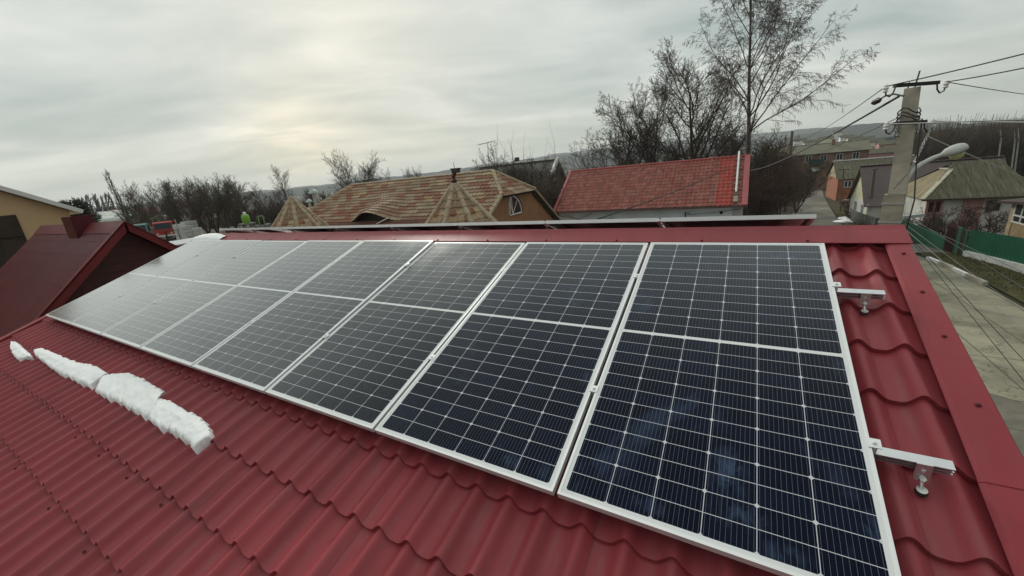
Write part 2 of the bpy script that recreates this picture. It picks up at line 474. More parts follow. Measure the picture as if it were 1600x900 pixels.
SM8 = [(.64, .30, .085, .15, .8), (.68, .15, .12, .07, .6), (.39, .08, .10, .04, .5), (.90, 2.01, .20, .06, .6), (.79, 2.05, .04, .10, .7), (1.085, 1.0, .035, .08, .6), (1.085, .25, .04, .07, .5), (.82, .06, .10, .04, .6), (.60, .62, .05, .14, .25)]
SM7 = [(.89, .07, .07, .05, .7), (1.06, .08, .04, .05, .5), (1.07, .66, .03, .06, .5), (.95, 2.1, .14, .03, .5)]
CELLS = [cell_material('cells_under_glass', (.0040, .0052, .010), .10, 5.0),
         cell_material('cells_under_glass_smeared', (.0020, .0044, .014), .75, 2.35, SM7), cell_material('cells_under_glass_street_end', (.0020, .0046, .015), .75, 7.9, SM8)]

# ground materials
t = MT('winter_ground'); o_ = t.obj()
a = t.ramp(t.noise(o_, .05, 8, .65), [(.30, (.045, .038, .024)), (.5, (.072, .062, .036)), (.7, (.058, .066, .028))])
a = t.mix(t.ramp(t.noise(o_, .9, 7, .7), [(.42, (0, 0, 0)), (.66, (1, 1, 1))]), a, (.040, .034, .026))
a = t.mix(t.ramp(t.noise(o_, .16, 9, .7, .5), [(.665, (0, 0, 0)), (.70, (.55, .55, .55))]), a, (.5, .5, .5))
t.col(a); t.set(Roughness=.95, Specular_IOR_Level=.2); t.bump(t.noise(o_, 4, 7, .7), .6, .12)
M['ground'] = t.m
t = MT('verge_turf'); o_ = t.obj()
a = t.ramp(t.noise(o_, 1.1, 8, .7), [(.32, (.038, .030, .018)), (.5, (.070, .064, .026)), (.68, (.105, .100, .045))])
a = t.mix(t.ramp(t.noise(o_, 5, 5, .7), [(.5, (0, 0, 0)), (.72, (.8, .8, .8))]), a, (.030, .026, .016))
t.col(a); t.set(Roughness=.95, Specular_IOR_Level=.2); t.bump(t.noise(o_, 14, 6, .7), .8, .06)
M['turf'] = t.m
t = MT('old_asphalt'); o_ = t.obj()
a = t.ramp(t.noise(o_, .35, 8, .65, .5), [(.32, (.070, .066, .056)), (.52, (.130, .118, .092)), (.66, (.25, .22, .16))])
a = t.mix(t.ramp(t.noise(o_, 25, 4, .7), [(.45, (0, 0, 0)), (.8, (.5, .5, .5))]), a, (.06, .058, .052))
vo = t.n('ShaderNodeTexVoronoi'); vo.feature = 'DISTANCE_TO_EDGE'; vo.inputs['Scale'].default_value = .55
wv = t.n('ShaderNodeMix'); wv.data_type = 'VECTOR'
wv.inputs['Factor'].default_value = .25; t.l(o_, wv.inputs['A'])
nv = t.n('ShaderNodeTexNoise'); nv.inputs['Scale'].default_value = 1.4; nv.inputs['Detail'].default_value = 6; t.l(o_, nv.inputs['Vector'])
t.l(nv.outputs['Color'], wv.inputs['B']); t.l(wv.outputs['Result'], vo.inputs['Vector'])
cr = t.math('LESS_THAN', vo.outputs['Distance'], .010)
a = t.mix(t.math('MULTIPLY', cr, .6), a, (.03, .03, .024))
t.col(a); t.set(Roughness=t.math('ADD', t.math('MULTIPLY', t.noise(o_, .5, 5), -.5), .95), Specular_IOR_Level=.4)
t.bump(t.noise(o_, 30, 5, .7), .35, .02)
M['asphalt'] = t.m
t = MT('cracked_concrete_slabs'); o_ = t.obj()
sp = t.n('ShaderNodeSeparateXYZ'); t.l(o_, sp.inputs[0])
big = t.noise(o_, .42, 9, .66, .7)
a = t.ramp(big, [(.36, (.12, .115, .085)), (.48, (.22, .20, .145)), (.64, (.31, .285, .205))])
a = t.mix(t.ramp(t.noise(o_, 2.6, 8, .7, .6), [(.52, (0, 0, 0)), (.70, (.75, .75, .75))]), a, (.15, .145, .095))
fx = t.math('FRACT', t.math('DIVIDE', sp.outputs[0], 1.45)); fy = t.math('FRACT', t.math('DIVIDE', sp.outputs[1], 2.9))
jx = t.math('LESS_THAN', t.math('MULTIPLY', t.math('MINIMUM', fx, t.math('SUBTRACT', 1.0, fx)), 1.45), .022)
jy = t.math('LESS_THAN', t.math('MULTIPLY', t.math('MINIMUM', fy, t.math('SUBTRACT', 1.0, fy)), 2.9), .025)
vo = t.n('ShaderNodeTexVoronoi'); vo.feature = 'DISTANCE_TO_EDGE'; vo.inputs['Scale'].default_value = .62
ad = t.n('ShaderNodeVectorMath'); ad.operation = 'ADD'
nv = t.n('ShaderNodeTexNoise'); nv.inputs['Scale'].default_value = 2.2; nv.inputs['Detail'].default_value = 6; t.l(o_, nv.inputs['Vector'])
t.l(o_, ad.inputs[0]); t.l(nv.outputs['Color'], ad.inputs[1]); t.l(ad.outputs[0], vo.inputs['Vector'])
cr = t.math('MULTIPLY', t.math('LESS_THAN', vo.outputs['Distance'], .011), t.math('GREATER_THAN', t.noise(o_, .5, 3), .47))
j = t.math('MAXIMUM', t.math('MAXIMUM', jx, jy), t.math('MULTIPLY', cr, .7))
a = t.mix(t.math('MULTIPLY', j, .8), a, (.062, .062, .036))
t.col(a); t.set(Roughness=.85, Specular_IOR_Level=.35); t.bump(t.noise(o_, 24, 6, .7), .3, .015)
M['slabs'] = t.m
t = MT('forest_hill'); o_ = t.obj()
a = t.ramp(t.noise(o_, .012, 10, .7), [(.35, (.016, .020, .017)), (.6, (.030, .032, .024)), (.75, (.06, .055, .035))])
t.col(a); t.set(Roughness=1, Specular_IOR_Level=.05); t.bump(t.noise(o_, .03, 8, .7), 1, 8)
M['hill'] = t.m
# roofs
M['tilemix'] = tile_mat('mottled_concrete_tiles', [(0, (.37, .285, .19)), (.38, (.31, .22, .14)), (.55, (.25, .135, .085)), (.78, (.25, .085, .05)), (1, (.45, .36, .21))], .30, .345, .37, .75, 2.6)
M['tilered'] = tile_mat('red_clay_tiles', [(0, (.26, .070, .055)), (.5, (.32, .098, .076)), (.85, (.36, .145, .115)), (1, (.23, .058, .048))], .30, .40, .5, .7)
M['tilebright'] = tile_mat('new_red_tiles', [(0, (.38, .050, .036)), (1, (.44, .075, .055))], .30, .40, .5, .6)
t = MT('lichened_slate'); uv = t.uvc(); o_ = t.obj()
mp = t.n('ShaderNodeMapping'); mp.inputs['Scale'].default_value = (5.2, .35, 1); t.l(uv, mp.inputs[0])
a = t.ramp(t.noise(mp.outputs[0], 1.2, 6, .7), [(.34, (.060, .058, .040)), (.52, (.125, .118, .078)), (.70, (.23, .22, .155))])
a = t.mix(t.ramp(t.noise(o_, .8, 6, .7), [(.45, (0, 0, 0)), (.7, (.7, .7, .7))]), a, (.085, .085, .055))
t.col(a); t.set(Roughness=.9, Specular_IOR_Level=.25)
M['slate'] = t.m
M['ridge_t'] = simple('tan_ridge_tiles', (.36, .29, .19), .8, .25, 2)
M['browncap'] = simple('brown_lower_tiles', (.15, .065, .045), .8, .3, 1.5)

def tile_slope(mb, O_, u_, v_, wl, sl_, period, amp, step, sh, u0=None, u1=None, vA=0.0, bump=None, spp=8, rp=1.5, vph=0.0, sub=2, scal=0.0):
    """profiled roofing: waves across u, courses stepping along v (v=0 at the eave)"""
    O_, u_, v_ = Vector(O_), Vector(u_).normalized(), Vector(v_).normalized()
    n_ = u_.cross(v_)
    if n_.z < 0: n_ = -n_
    rows = []                                  # (v, height offset)
    if step:
        k0 = math.floor((vA - vph) / step)
        vv = k0 * step + vph
        while vv < sl_:
            a, b = max(vv, vA), min(vv + step, sl_)
            if b - a > 1e-4:
                for q in range(sub):
                    f_ = q / (sub - 1) if sub > 1 else 0
                    x_ = a + (b - a) * f_
                    rows.append((x_, sh * (1 - (x_ - vv) / step)))
            vv += step
    else:
        for q in range(int((sl_ - vA) / 1.0) + 2):
            rows.append((vA + (sl_ - vA) * q / (int((sl_ - vA) / 1.0) + 1), 0))
    nc = max(2, int(wl / period * spp))
    vs_, uvs, fs = [], [], []
    for v, h in rows:
        a = u0(v) if u0 else 0.0
        b = u1(v) if u1 else wl
        for i in range(nc + 1):
            u = a + (b - a) * i / nc
            w_ = (.5 + .5 * math.cos(2 * math.pi * u / period)) ** rp if period else 0
            hh = h + amp * w_ + (bump(u, v) if bump else 0)
            vs_.append(O_ + u_ * u + v_ * (v + scal * w_) + n_ * hh); uvs.append((u, v - vph if step else v))
    flip = u_.cross(v_).z < 0
    for r in range(len(rows) - 1):
        for i in range(nc):
            q = (r * (nc + 1) + i, r * (nc + 1) + i + 1, (r + 1) * (nc + 1) + i + 1, (r + 1) * (nc + 1) + i)
            fs.append(q[::-1] if flip else q)
    mb.add(vs_, fs, uvs)
    return mb

# ------------------------------------------------------------------ ground, road
RO = Vector((-8.694797, 1.24563, 5.838161))          # lower left corner of the front panel row
PITCH_A = 0.3298134
rc, rs = math.cos(PITCH_A), math.sin(PITCH_A)
def RP(u, v, h=0.0): return RO + Vector((u, v * rc - h * rs, v * rs + h * rc))
def RPX(px, py, h=0.0):                               # pixel to a point h above/below the panel plane
    n_ = Vector((0, -rs, rc)); d = ray(px, py)
    return CAM + d * (((RO + n_ * h) - CAM).dot(n_) / d.dot(n_))

mb = MB()
rad = [0.5, 6, 12, 16, 20, 24, 28, 32, 36, 40, 45, 50, 56, 62, 70, 80, 95, 110, 130, 160, 200, 260, 350, 500, 800, 1400, 2600, 4500]
NA = 144
vs_ = [(0, 0, gz(0, 0))]
for r in rad[1:]:
    for a in range(NA):
        an = 2 * math.pi * a / NA; x, y = r * math.sin(an), r * math.cos(an)
        vs_.append((x, y, gz(x, y)))
fs = [(0, 1 + (a + 1) % NA, 1 + a) for a in range(NA)]
for i in range(len(rad) - 2):
    for a in range(NA):
        p, q = 1 + i * NA + a, 1 + i * NA + (a + 1) % NA
        fs.append((p, q, q + NA, p + NA))
mb.add(vs_, fs)
tag(mb.build('ground', M['ground'], smooth=60), kind='structure')

def strip(name, ctr, mat, dz, sub=2.0, kind='structure'):
    """ctr: list of (xl, xr, y) cross sections, draped over the ground"""
    mb = MB(); rows = []
    for (a, b) in zip(ctr, ctr[1:]):
        n_ = max(1, int(abs(b[2] - a[2]) / sub))
        for i in range(n_): rows.append(tuple(a[k] + (b[k] - a[k]) * i / n_ for k in range(3)))
    rows.append(ctr[-1])
    vs_ = []; fs = []
    for xl, xr, y in rows:
        for i in range(7):
            x = xl + (xr - xl) * i / 6; vs_.append((x, y, gz(x, y) + dz))
    for r in range(len(rows) - 1):
        for i in range(6):
            p = r * 7 + i; fs.append((p, p + 1, p + 8, p + 7))
    mb.add(vs_, fs); return tag(mb.build(name, mat, smooth=60), kind=kind)
strip('road', [(1.4, 10.3, -30), (1.4, 10.3, 34), (2.6, 9.6, 42), (3.6, 10.2, 50), (5.4, 10.8, 62), (8.2, 12.3, 80), (11.0, 14.4, 100), (15, 17.5, 125)], M['asphalt'], .05)
random.seed(3)
# concrete slabs with a broken edge
mb = MB(); vs_ = []; fs = []
ys = [11.0 + i * .9 for i in range(25)]
for i, y in enumerate(ys):
    xl = 5.6 + .7 * math.sin(i * .9) + random.uniform(-.4, .4) - (2.3 if y > 18 else 0) * sm(15, 22, y)
    xl += 3.6 * (1 - sm(11, 17, y))
    xr = 10.28
    for k_ in range(5):
        x = xl + (xr - xl) * k_ / 4; vs_.append((x, y, gz(x, y) + .056))
for i in range(len(ys) - 1):
    for k_ in range(4):
        p = i * 5 + k_; fs.append((p, p + 1, p + 6, p + 5))
mb.add(vs_, fs); tag(mb.build('pavement', M['slabs']), kind='structure')
strip('verge', [(10.5, 12.6, -30), (10.5, 12.6, 33), (10.6, 12.1, 36)], M['turf'], .10)
strip('far_verge', [(10.0, 12.0, 41.5), (10.2, 12.3, 50), (11.0, 14.2, 62), (12.5, 17.0, 80)], M['turf'], .06)
strip('driveway', [(10.3, 13.2, 36), (9.7, 13.2, 41.5)], M['asphalt'], .058)

# tufts of dead grass on the verges
random.seed(11)
mb = MB()
for i in range(5200):
    y = random.uniform(16, 58); 
    if 35.5 < y < 42: continue
    x = random.uniform(10.6, 12.5) if y < 36 else random.uniform(10.3 + (y - 42) * .05, 12.2 + (y - 42) * .08)
    if random.random() < .45 and y < 30: x = 12.5 - abs(random.gauss(0, .6))
    z = gz(x, y) + .09; h = random.uniform(.04, .16); a = random.uniform(0, 6.28); w_ = random.uniform(.015, .04)
    dx, dy = math.cos(a) * w_, math.sin(a) * w_
    mb.add([(x - dx, y - dy, z), (x + dx, y + dy, z), (x + random.uniform(-.08, .08), y + random.uniform(-.08, .08), z + h)], [(0, 1, 2)])
tag(mb.build('grass', simple('dead_grass', (.12, .11, .05), .95, .4, 2)), 'short dead grass on the roadside verges', 'grass', kind='stuff')

# ------------------------------------------------------------------ hills
def hill(name, prof, r, mat, depth=500):
    """prof: (azimuth deg, height above the eye line as a slope)"""
    mb = MB(); vs_ = []; fs = []
    n_ = 0
    az0, az1 = prof[0][0], prof[-1][0]
    K = int((az1 - az0) * 3)
    for i in range(K + 1):
        az = az0 + (az1 - az0) * i / K
        for (a, b) in zip(prof, prof[1:]):
            if a[0] <= az <= b[0]:
                t_ = (az - a[0]) / (b[0] - a[0]); t_ = t_ * t_ * (3 - 2 * t_)
                hgt = a[1] + (b[1] - a[1]) * t_
                break
        hgt *= r
        hgt += (math.sin(az * 1.3) + .6 * math.sin(az * 3.7 + 1)) * r * .0008 + random.uniform(-1, 1) * r * .0003
        for f_, rr in ((0, -.5), (.35, -.28), (.8, -.08), (1.0, 0), (.9, .12), (0, .5)):
            R_ = r + depth * rr * 2
            ra = math.radians(az)
            base = gz(0, 500) - 4
            vs_.append((math.sin(ra) * R_, math.cos(ra) * R_, base + (CAM_H + hgt - base) * f_))
        n_ += 1
    for i in range(n_ - 1):
        for k_ in range(5):
            p = i * 6 + k_; fs.append((p, p + 6, p + 7, p + 1))
    mb.add(vs_, fs); return tag(mb.build(name, mat, smooth=60), kind='structure')
hill('hill', [(-88, .003), (-70, .005), (-55, .010), (-45, .016), (-36, .021), (-25, .028), (-14, .030), (0, .016), (6, .020), (10, .026), (13, .024), (16, .014), (20, .006), (30, .005), (48, .005)], 2300, M['hill'], 500)
hill('far_hill', [(-88, .004), (-60, .012), (-42, .018), (-30, .026), (-22, .034), (-10, .036), (4, .030), (9, .027), (13, .020), (17, .008), (40, .005)], 3500, M['hill'], 600)
hill('wooded_slope', [(3, -.012), (9, -.004), (15, .002), (19, .004), (26, .005), (36, .005), (46, .002)], 700, M['hill'], 150)

# ------------------------------------------------------------------ the house whose roof carries the panels
VB = -3.4
RIDGE_V = 2.55
UL, UR = -.409, 9.62
H0 = -.158
house = thing('house', 'house under the wine red metal tile roof that carries the solar panels', 'house', (-4, 3.6, 0))
mb = MB()
tile_slope(mb, RP(UL, VB, H0), (1, 0, 0), (0, rc, rs), UR - UL, RIDGE_V - VB, .183, .042, .345, .026, spp=16, rp=1.9, vph=.23, sub=3, scal=.022)
roof_o = mb.build('roof', M['red'], house, smooth=50)
rp_ = RP(0, RIDGE_V, H0)
SLF = 5.95
mb = MB()
far_e = rp_ + Vector((UR, rc * SLF, -rs * SLF)); far_e.x = RO.x + UR
tile_slope(mb, far_e, (-1, 0, 0), (0, -rc, rs), UR - UL, SLF, .183, .025, .345, .017, spp=5, rp=1.35)
mb.build('far_roof_slope', M['red'], house, smooth=50)
# roofing screws just below the steps
q = MB(); q.lathe([(.010, -.002), (.010, .002), (.006, .004), (.006, .009), (.001, .0095)], (0, 0, 0), 8, (0, -rs, rc))
s0_ = q.build('screw', M['darkred']); s0_.parent = roof_o; first = True
random.seed(8)
for r_ in range(6):
    for i in range(16):
        u = UL + .183 * (.5 + 3 * i + (r_ % 2) * 1.5) ; u = UL + .183 * (math.floor((u - UL) / .183) + .5)
        v = VB + .23 + .345 * (7 - r_) - .045
        if (u > 5.5 and v > -.1) or u > 8.6 or random.random() < .3: continue
        o = s0_ if first else s0_.copy()
        if not first: COL.objects.link(o); o.parent = roof_o
        first = False; o.location = RP(u, v, H0 + .017) - house.location
# ridge cap
xL, xR = RO.x + UL - .04, RO.x + 9.70
mb = MB()
prof = []
def farp(d, h): return rp_ + Vector((0, rc * d + rs * h, -rs * d + rc * h))
def nearp(d, h): return rp_ + Vector((0, -rc * d - rs * h, -rs * d + rc * h))
pr = [nearp(.205, .066), nearp(.205, .073), nearp(.03, .079), rp_ + Vector((0, 0, .090)), farp(.03, .079), farp(.205, .073), farp(.205, .066), rp_ + Vector((0, 0, .080))]
mb.prism([Vector((xL, p.y, p.z)) for p in pr], (xR - xL, 0, 0))
cap = mb.build('ridge_cap', M['redtrim'], house)
def screw(p, n_, par):
    q = MB(); q.lathe([(.011, -.002), (.011, .002), (.007, .004), (.007, .008), (.001, .009)], p, 8, n_); q.build('screw', M['darkred'], par)
for i in range(14):
    screw(nearp(.185, .0745) + Vector((RO.x + UL + .45 + i * .70 - rp_.x, 0, 0)), Vector((0, -rs, rc)), cap)
# verge flashing at the street gable, with lips and an overlap joint
for nm, u0_, u1_, vend in (('verge_flashing', 9.555, 9.690, 0),):
    mb = MB()
    top = -.098
    segs = [(VB - .03, .62, 0.0, 9.46, 9.535), (.60, 2.36, .003, 9.535, 9.565)]
    for a, b, lift, ua, ub in segs:
        def vsec(u0_): return [(u0_, -.112 + lift), (u0_, -.108 + lift), (u0_ + .014, top + lift), (u1_ - .006, top + .004 + lift), (u1_, top - .002 + lift), (u1_, -.26), (u1_ - .003, -.26), (u1_ - .003, -.112 + lift)]
        A_ = [RP(u, a, h) for u, h in vsec(ua)]; B_ = [RP(u, b, h) for u, h in vsec(ub)]
        mb.add(A_ + B_, [tuple(range(8)), tuple(range(15, 7, -1))] + [(i, i + 8, (i + 1) % 8 + 8, (i + 1) % 8) for i in range(8)])
    vf = mb.build(nm, M['redtrim'], house)
    for v in (2.22, 1.80, 1.42, .98, .34, -.3, -1.0):
        screw(RP(9.632, v, top + .006), Vector((0, -rs, rc)), vf)
mb = MB()
sec = [(UL - .06, -.26), (UL - .06, -.095), (UL - .05, -.09), (UL + .06, -.098), (UL + .06, -.128), (UL - .045, -.128), (UL - .045, -.26)]
mb.prism([RP(u, VB - .03, h) for u, h in sec], Vector((0, rc, rs)) * (2.46 - VB + .03))
mb.build('verge_flashing', M['redtrim'], house)
mb = MB()
for u0_ in (UL - .06, 9.56):
    sec = [(u0_, -.26), (u0_, -.1), (u0_ + .13, -.1), (u0_ + .13, -.26)]
    a = farp(.02, 0)
    n_ = Vector((0, rs, rc)); b_ = Vector((RO.x, rp_.y, rp_.z)) - n_ * H0
    mb = MB(); mb.prism([b_ + Vector((u, 0, 0)) + n_ * h for u, h in sec], Vector((0, rc, -rs)) * SLF)
    mb.build('far_verge_flashing', M['redtrim'], house)
# walls with the two gables
e1 = RP(0, VB + .5, H0 - .06); e2y = rp_.y + (SLF - .5) * rc
wx0, wx1 = RO.x + UL + .25, RO.x + 9.35
gp = [(e1.y, 0), (e2y, 0), (e2y, e1.z), (rp_.y, rp_.z - .06), (e1.y, e1.z)]
mb = MB(); mb.prism([Vector((wx0, y, z - .3 if z == 0 else z)) for y, z in gp], (wx1 - wx0, 0, 0))
mb.build('wall', M['housewall'], house)
mb = MB()
mb.bar(RP(UL, VB - .06, -.20), RP(UR, VB - .06, -.20), .12, .10, (0, 0, 1))
mb.build('gutter', M['redtrim'], house)

# ------------------------------------------------------------------ solar panels
def panel_parts(root, cm):
    mb = MB(); lip = .012; hh = .035
    for x in (0, PW - lip): mb.box((x, 0, -hh), (x + lip, PL, 0))
    for y in (0, PL - lip): mb.box((lip, y, -hh), (PW - lip, y + lip, 0))
    for x in (lip, PW - lip - .016): mb.box((x, lip, -hh), (x + .016, PL - lip, -hh + .002))
    me_off(mb.build('frame', M['alu']), root)
    mb = MB()
    a = lip; z0, z1 = -.0075, -.0015
    vs_ = [(a, a, z0), (PW - a, a, z0), (PW - a, PL - a, z0), (a, PL - a, z0), (a, a, z1), (PW - a, a, z1), (PW - a, PL - a, z1), (a, PL - a, z1)]
    mb.add(vs_, [(3, 2, 1, 0), (4, 5, 6, 7), (0, 1, 5, 4), (1, 2, 6, 5), (2, 3, 7, 6), (3, 0, 4, 7)], [(q[0], q[1]) for q in vs_])
    me_off(mb.build('glass', cm), root)
    # clamps on the right hand edge, over both rails
    for v in RAILV:
        mb = MB(); w_ = .022
        mb.box((PW - .010, v - .022, .0006), (PW + w_ + .010, v + .022, .0042))
        mb.box((PW + .004, v - .022, -.036), (PW + w_ - .004, v + .022, .0004))
        mb.lathe([(.0085, .0044), (.0085, .0075), (.006, .0078), (.0055, .013), (.001, .0131)], (PW + w_ / 2, v, 0), 10)
        me_off(mb.build('clamp', M['alu']), root)
def me_off(o, root): o.parent = root; return o
RAILV = (.60, 1.70)
front_lab = [
 'leftmost front-row solar panel, whitest with reflected sky, beside the dark red gable',
 'second solar panel from the left end of the front row, pale grey',
 'third front-row solar panel from the left, above the small end of the snow',
 'fourth front-row solar panel from the left, above the middle of the snow',
 'fifth front-row solar panel from the left, above the right end of the snow',
 'sixth front-row solar panel from the left, third from the street end',
 'second front-row solar panel from the street end, a wide black gap beside it',
 'nearest and largest solar panel, street end of the front row, blue smears on glass']
rear_lab = [
 'rear-row solar panel behind the ridge at the street end, its free right edge showing',
 'second rear-row solar panel from the street end, white top edge above the ridge cap',
 'third rear-row solar panel from the street end, in front of the orange gable house',
 'fourth rear-row solar panel from the street end, below the right tiled turret',
 'fifth rear-row solar panel from the street end, below the dark eyebrow opening',
 'third rear-row solar panel from the left, between left turret and eyebrow opening',
 'second rear-row solar panel from the left end, below the left tiled turret',
 'rear-row solar panel at the far left end of the ridge, beside the ridge snow']
random.seed(5)
tilt = [.15, .1, -.05, .12, .25, -.30, -.12, 0]
protoA = protoB = None
for k in range(8):
    o = None
    src = CELLS[max(0, k - 5)]
    if k in (0, 6, 7):
        o = thing('solar_panel', front_lab[k], 'solar panel', (0, 0, 0), 'front row of solar panels')
        panel_parts(o, src); proto = o
        if k == 0: proto0 = o
    else:
        o = copy_tree(proto); o['label'] = front_lab[k]
    o.location = RP(k * PITCH, 0, 0)
    o.rotation_euler = (PITCH_A + math.radians(tilt[k]), 0, 0)
PANEL_PROTO = proto0
topy, topz = 3.775, 6.684
for k in range(8):
    o = copy_tree(PANEL_PROTO)
    o['label'] = rear_lab[k]; o['group'] = 'rear row of solar panels'
    x1 = RO.x + 8 * PITCH - .022 - k * PITCH
    o.location = (x1, topy + PL * rc, topz - PL * rs)
    o.rotation_euler = (PITCH_A, 0, math.pi)

# mounting rails with hanger bolts
def rail(name, u0_, u1_, v, label, far=False):
    base = RP(u1_, v, -.057)
    r = thing(name, label, 'mounting rail', base, 'mounting rails under the solar panels')
    mb = MB()
    # channel profile (v across, h up), slots open on both sides
    sec = [(-.02, -.02), (.02, -.02), (.02, -.013), (.004, -.013), (.004, -.003), (.02, -.003), (.02, .003), (.004, .003), (.004, .013), (.02, .013), (.02, .02), (-.02, .02), (-.02, .013), (-.004, .013), (-.004, .003), (-.02, .003), (-.02, -.003), (-.004, -.003), (-.004, -.013), (-.02, -.013)]
    mb.prism([RP(u0_, v + a, -.057 + b) for a, b in sec], (u1_ - u0_, 0, 0))
    mb.build('rail_bar', M['rail'], r)
    ub = u1_ - .085
    mb = MB()
    w_ = .023
    mb.prism([RP(ub - w_, v - .0215, -.034), RP(ub + w_, v - .0215, -.034), RP(ub + w_ * 1.05, v - .040, -.098), RP(ub + w_ * .7, v - .043, -.106), RP(ub - w_ * .7, v - .043, -.106), RP(ub - w_ * 1.05, v - .040, -.098)], RP(0, -.0055, .0015) - RP(0, 0, 0))
    br = mb.build('bracket', M['rail'], r)
    mb = MB()
    ax = Vector((0, -rc, -rs))
    mb.lathe([(.010, 0), (.010, .006), (.007, .007), (.007, .013), (.001, .0135)], RP(ub, v - .0277, -.060), 6, ax)
    mb.build('bolt', M['steel'], br)
    b = MB(); ax = Vector((0, -rs, rc))
    b.tube([RP(ub, v - .032, -.080), RP(ub, v - .085, -.135)], .0065, 8)
    b.lathe([(.012, 0), (.012, .008)], RP(ub, v - .052, -.094), 6, ax)
    b.lathe([(.017, 0), (.017, .003)], RP(ub, v - .078, -.122), 12, ax)
    hb = b.build('hanger_bolt', M['steel'], r)
    b = MB(); b.lathe([(.019, -.012), (.020, -.006), (.015, .0)], RP(ub, v - .080, -.124), 12, ax)
    b.build('washer', M['rubber'], hb)
    for u in (.3, 2.1, 3.9, 5.7, 7.5):
        b = MB(); b.tube([RP(u, v - .03, -.07), RP(u, v - .03, -.135)], .006, 6)
        b.build('hanger_bolt', M['steel'], r)
rail('mounting_rail', -.10, 9.445, RAILV[1], 'upper aluminium rail end sticking out beside the nearest panel towards the verge')
rail('mounting_rail', -.10, 9.455, RAILV[0], 'lower aluminium rail end sticking out beside the nearest panel, closest to the viewer')

# rear row supports and red leads seen through the panel joints
for k in range(0, 7):
    x = RO.x + (k + 1) * PITCH - .011
    labs = ['left end', 'second from left', 'third from left', 'middle', 'third from the street end', 'second from the street end', 'street end']
    s = thing('panel_strut', 'thin light strut at the rear panel joint, %s of the seven' % labs[k] if k != 3 else 'thin light strut at the rear panel joint, the middle one of the seven', 'strut', (x, 3.80, 6.6), 'struts between rear panels')
    mb = MB(); mb.bar((x, topy - .015, topz - .02), (x, topy + .12, topz - .14), .018, .012)
    mb.build('bar', M['alu'], s)
    mb = MB()
    mb.tube([(x - .05, topy + .05, topz - .06), (x - .02, topy + .03, topz - .055), (x + .02, topy + .04, topz - .07), (x + .06, topy + .06, topz - .06)], .004, 5)
    mb.build('lead', M['redcable'], s)

# ------------------------------------------------------------------ snow left on the roof
def snow(label, up, lo, hgt, seed, jag=.035, stain=False):
    random.seed(seed)
    def interp(L_, t_):
        q = t_ * (len(L_) - 1); i = min(int(q), len(L_) - 2); f_ = q - i
        a, b = L_[i], L_[i + 1]
        return RPX(a[0] + (b[0] - a[0]) * f_, a[1] + (b[1] - a[1]) * f_, H0 + .062)
    A, B = 150, 18
    from mathutils import noise as mn
    mb = MB(); vs_ = []
    n_ = Vector((0, -rs, rc)); vd = Vector((0, rc, rs))
    teeth = []; q_ = 0
    while len(teeth) < A + 1:
        w_ = random.randint(4, 9); dp = random.uniform(.2, 1)
        teeth += [dp * (1 - abs(2 * (j / w_) - 1)) - .3 for j in range(w_)]
    for i in range(A + 1):
        t_ = i / A
        a, b = interp(up, t_), interp(lo, t_)
        ends = min(1, min(t_, 1 - t_) * 22)
        for k_ in range(B + 1):
            s_ = k_ / B
            p = a.lerp(b, s_)
            lowe, upe = s_ ** 4, (1 - s_) ** 4
            p = p - vd * jag * .9 * teeth[i] * lowe + vd * jag * .8 * mn.noise((i * .16, seed * 5.0, 0)) * upe
            e_ = min(s_ * 2.6, (1 - s_) * 7, 1) ** .5
            q3 = p * 9
            h = (hgt * (.55 + .35 * mn.noise(q3 * .8) + .16 * mn.noise(q3 * 3)) + .010) * e_ * (.35 + .65 * ends ** .5)
            if k_ in (0, B) or i in (0, A): h = -.065
            vs_.append(p + n_ * h)
    fs = []
    for i in range(A):
        for k_ in range(B):
            p = i * (B + 1) + k_; fs.append((p, p + B + 1, p + B + 2, p + 1))
    mb.add(vs_, fs)
    c = interp(lo, .5)
    o = mb.build('snow_patch', M['snow'], smooth=60, loc=c)
    return tag(o, label, 'snow', 'snow left on the red roof')
snow('small separate lump of snow at the upper left end of the roof snow strip', [(17, 533), (26, 534), (34, 541), (44, 551), (49, 555)], [(18, 545), (22, 555), (29, 563), (38, 561), (48, 558)], .026, 1, .02)
snow('long thin strip of snow, second piece from the left, on the red tiles', [(54, 546), (66, 543), (95, 555), (120, 565), (145, 569), (169, 583)], [(53, 552), (78, 574), (98, 586), (122, 597), (139, 606), (160, 590)], .024, 2, .028)
snow('widest piece of snow in the middle of the strip on the red tiles', [(160, 588), (175, 583), (200, 581), (222, 589), (240, 600), (257, 611), (250, 621)], [(149, 613), (168, 623), (192, 634), (208, 643), (226, 654), (238, 651), (250, 632)], .026, 3, .028)
snow('lowest piece of snow with a stained right end, nearest the camera', [(242, 628), (254, 621), (272, 628), (292, 641), (313, 650), (326, 664), (331, 678)], [(232, 657), (251, 671), (268, 675), (285, 686), (292, 692), (305, 703), (329, 684)], .028, 4, .028)
random.seed(9)
mb = MB()
for i in range(22):
    t_ = i / 21; w_ = .22 * math.sin(math.pi * min(1, t_ + .06)) * .5 + .02
    for k_ in range(7):
        s_ = k_ / 6; p = nearp(.26 - s_ * (.2 + w_), .085 + .022 * math.sin(math.pi * s_) * (.5 + .5 * math.sin(math.pi * t_)) + random.uniform(-.006, .006) - (.03 if k_ in (0, 6) else 0))
        mb.add([Vector((RO.x + UL - .12 + t_ * 1.1, p.y, p.z))], [])
mb.f = []; mb.mi = []
for i in range(21):
    for k_ in range(6):
        p = i * 7 + k_; mb.f.append((p, p + 7, p + 8, p + 1)); mb.mi.append(0)
tag(mb.build('snow_patch', M['snow'], smooth=60, loc=(RO.x + .2, 3.6, 6.6)), 'thin snow lying across the left end of the ridge cap', 'snow', 'snow left on the red roof')

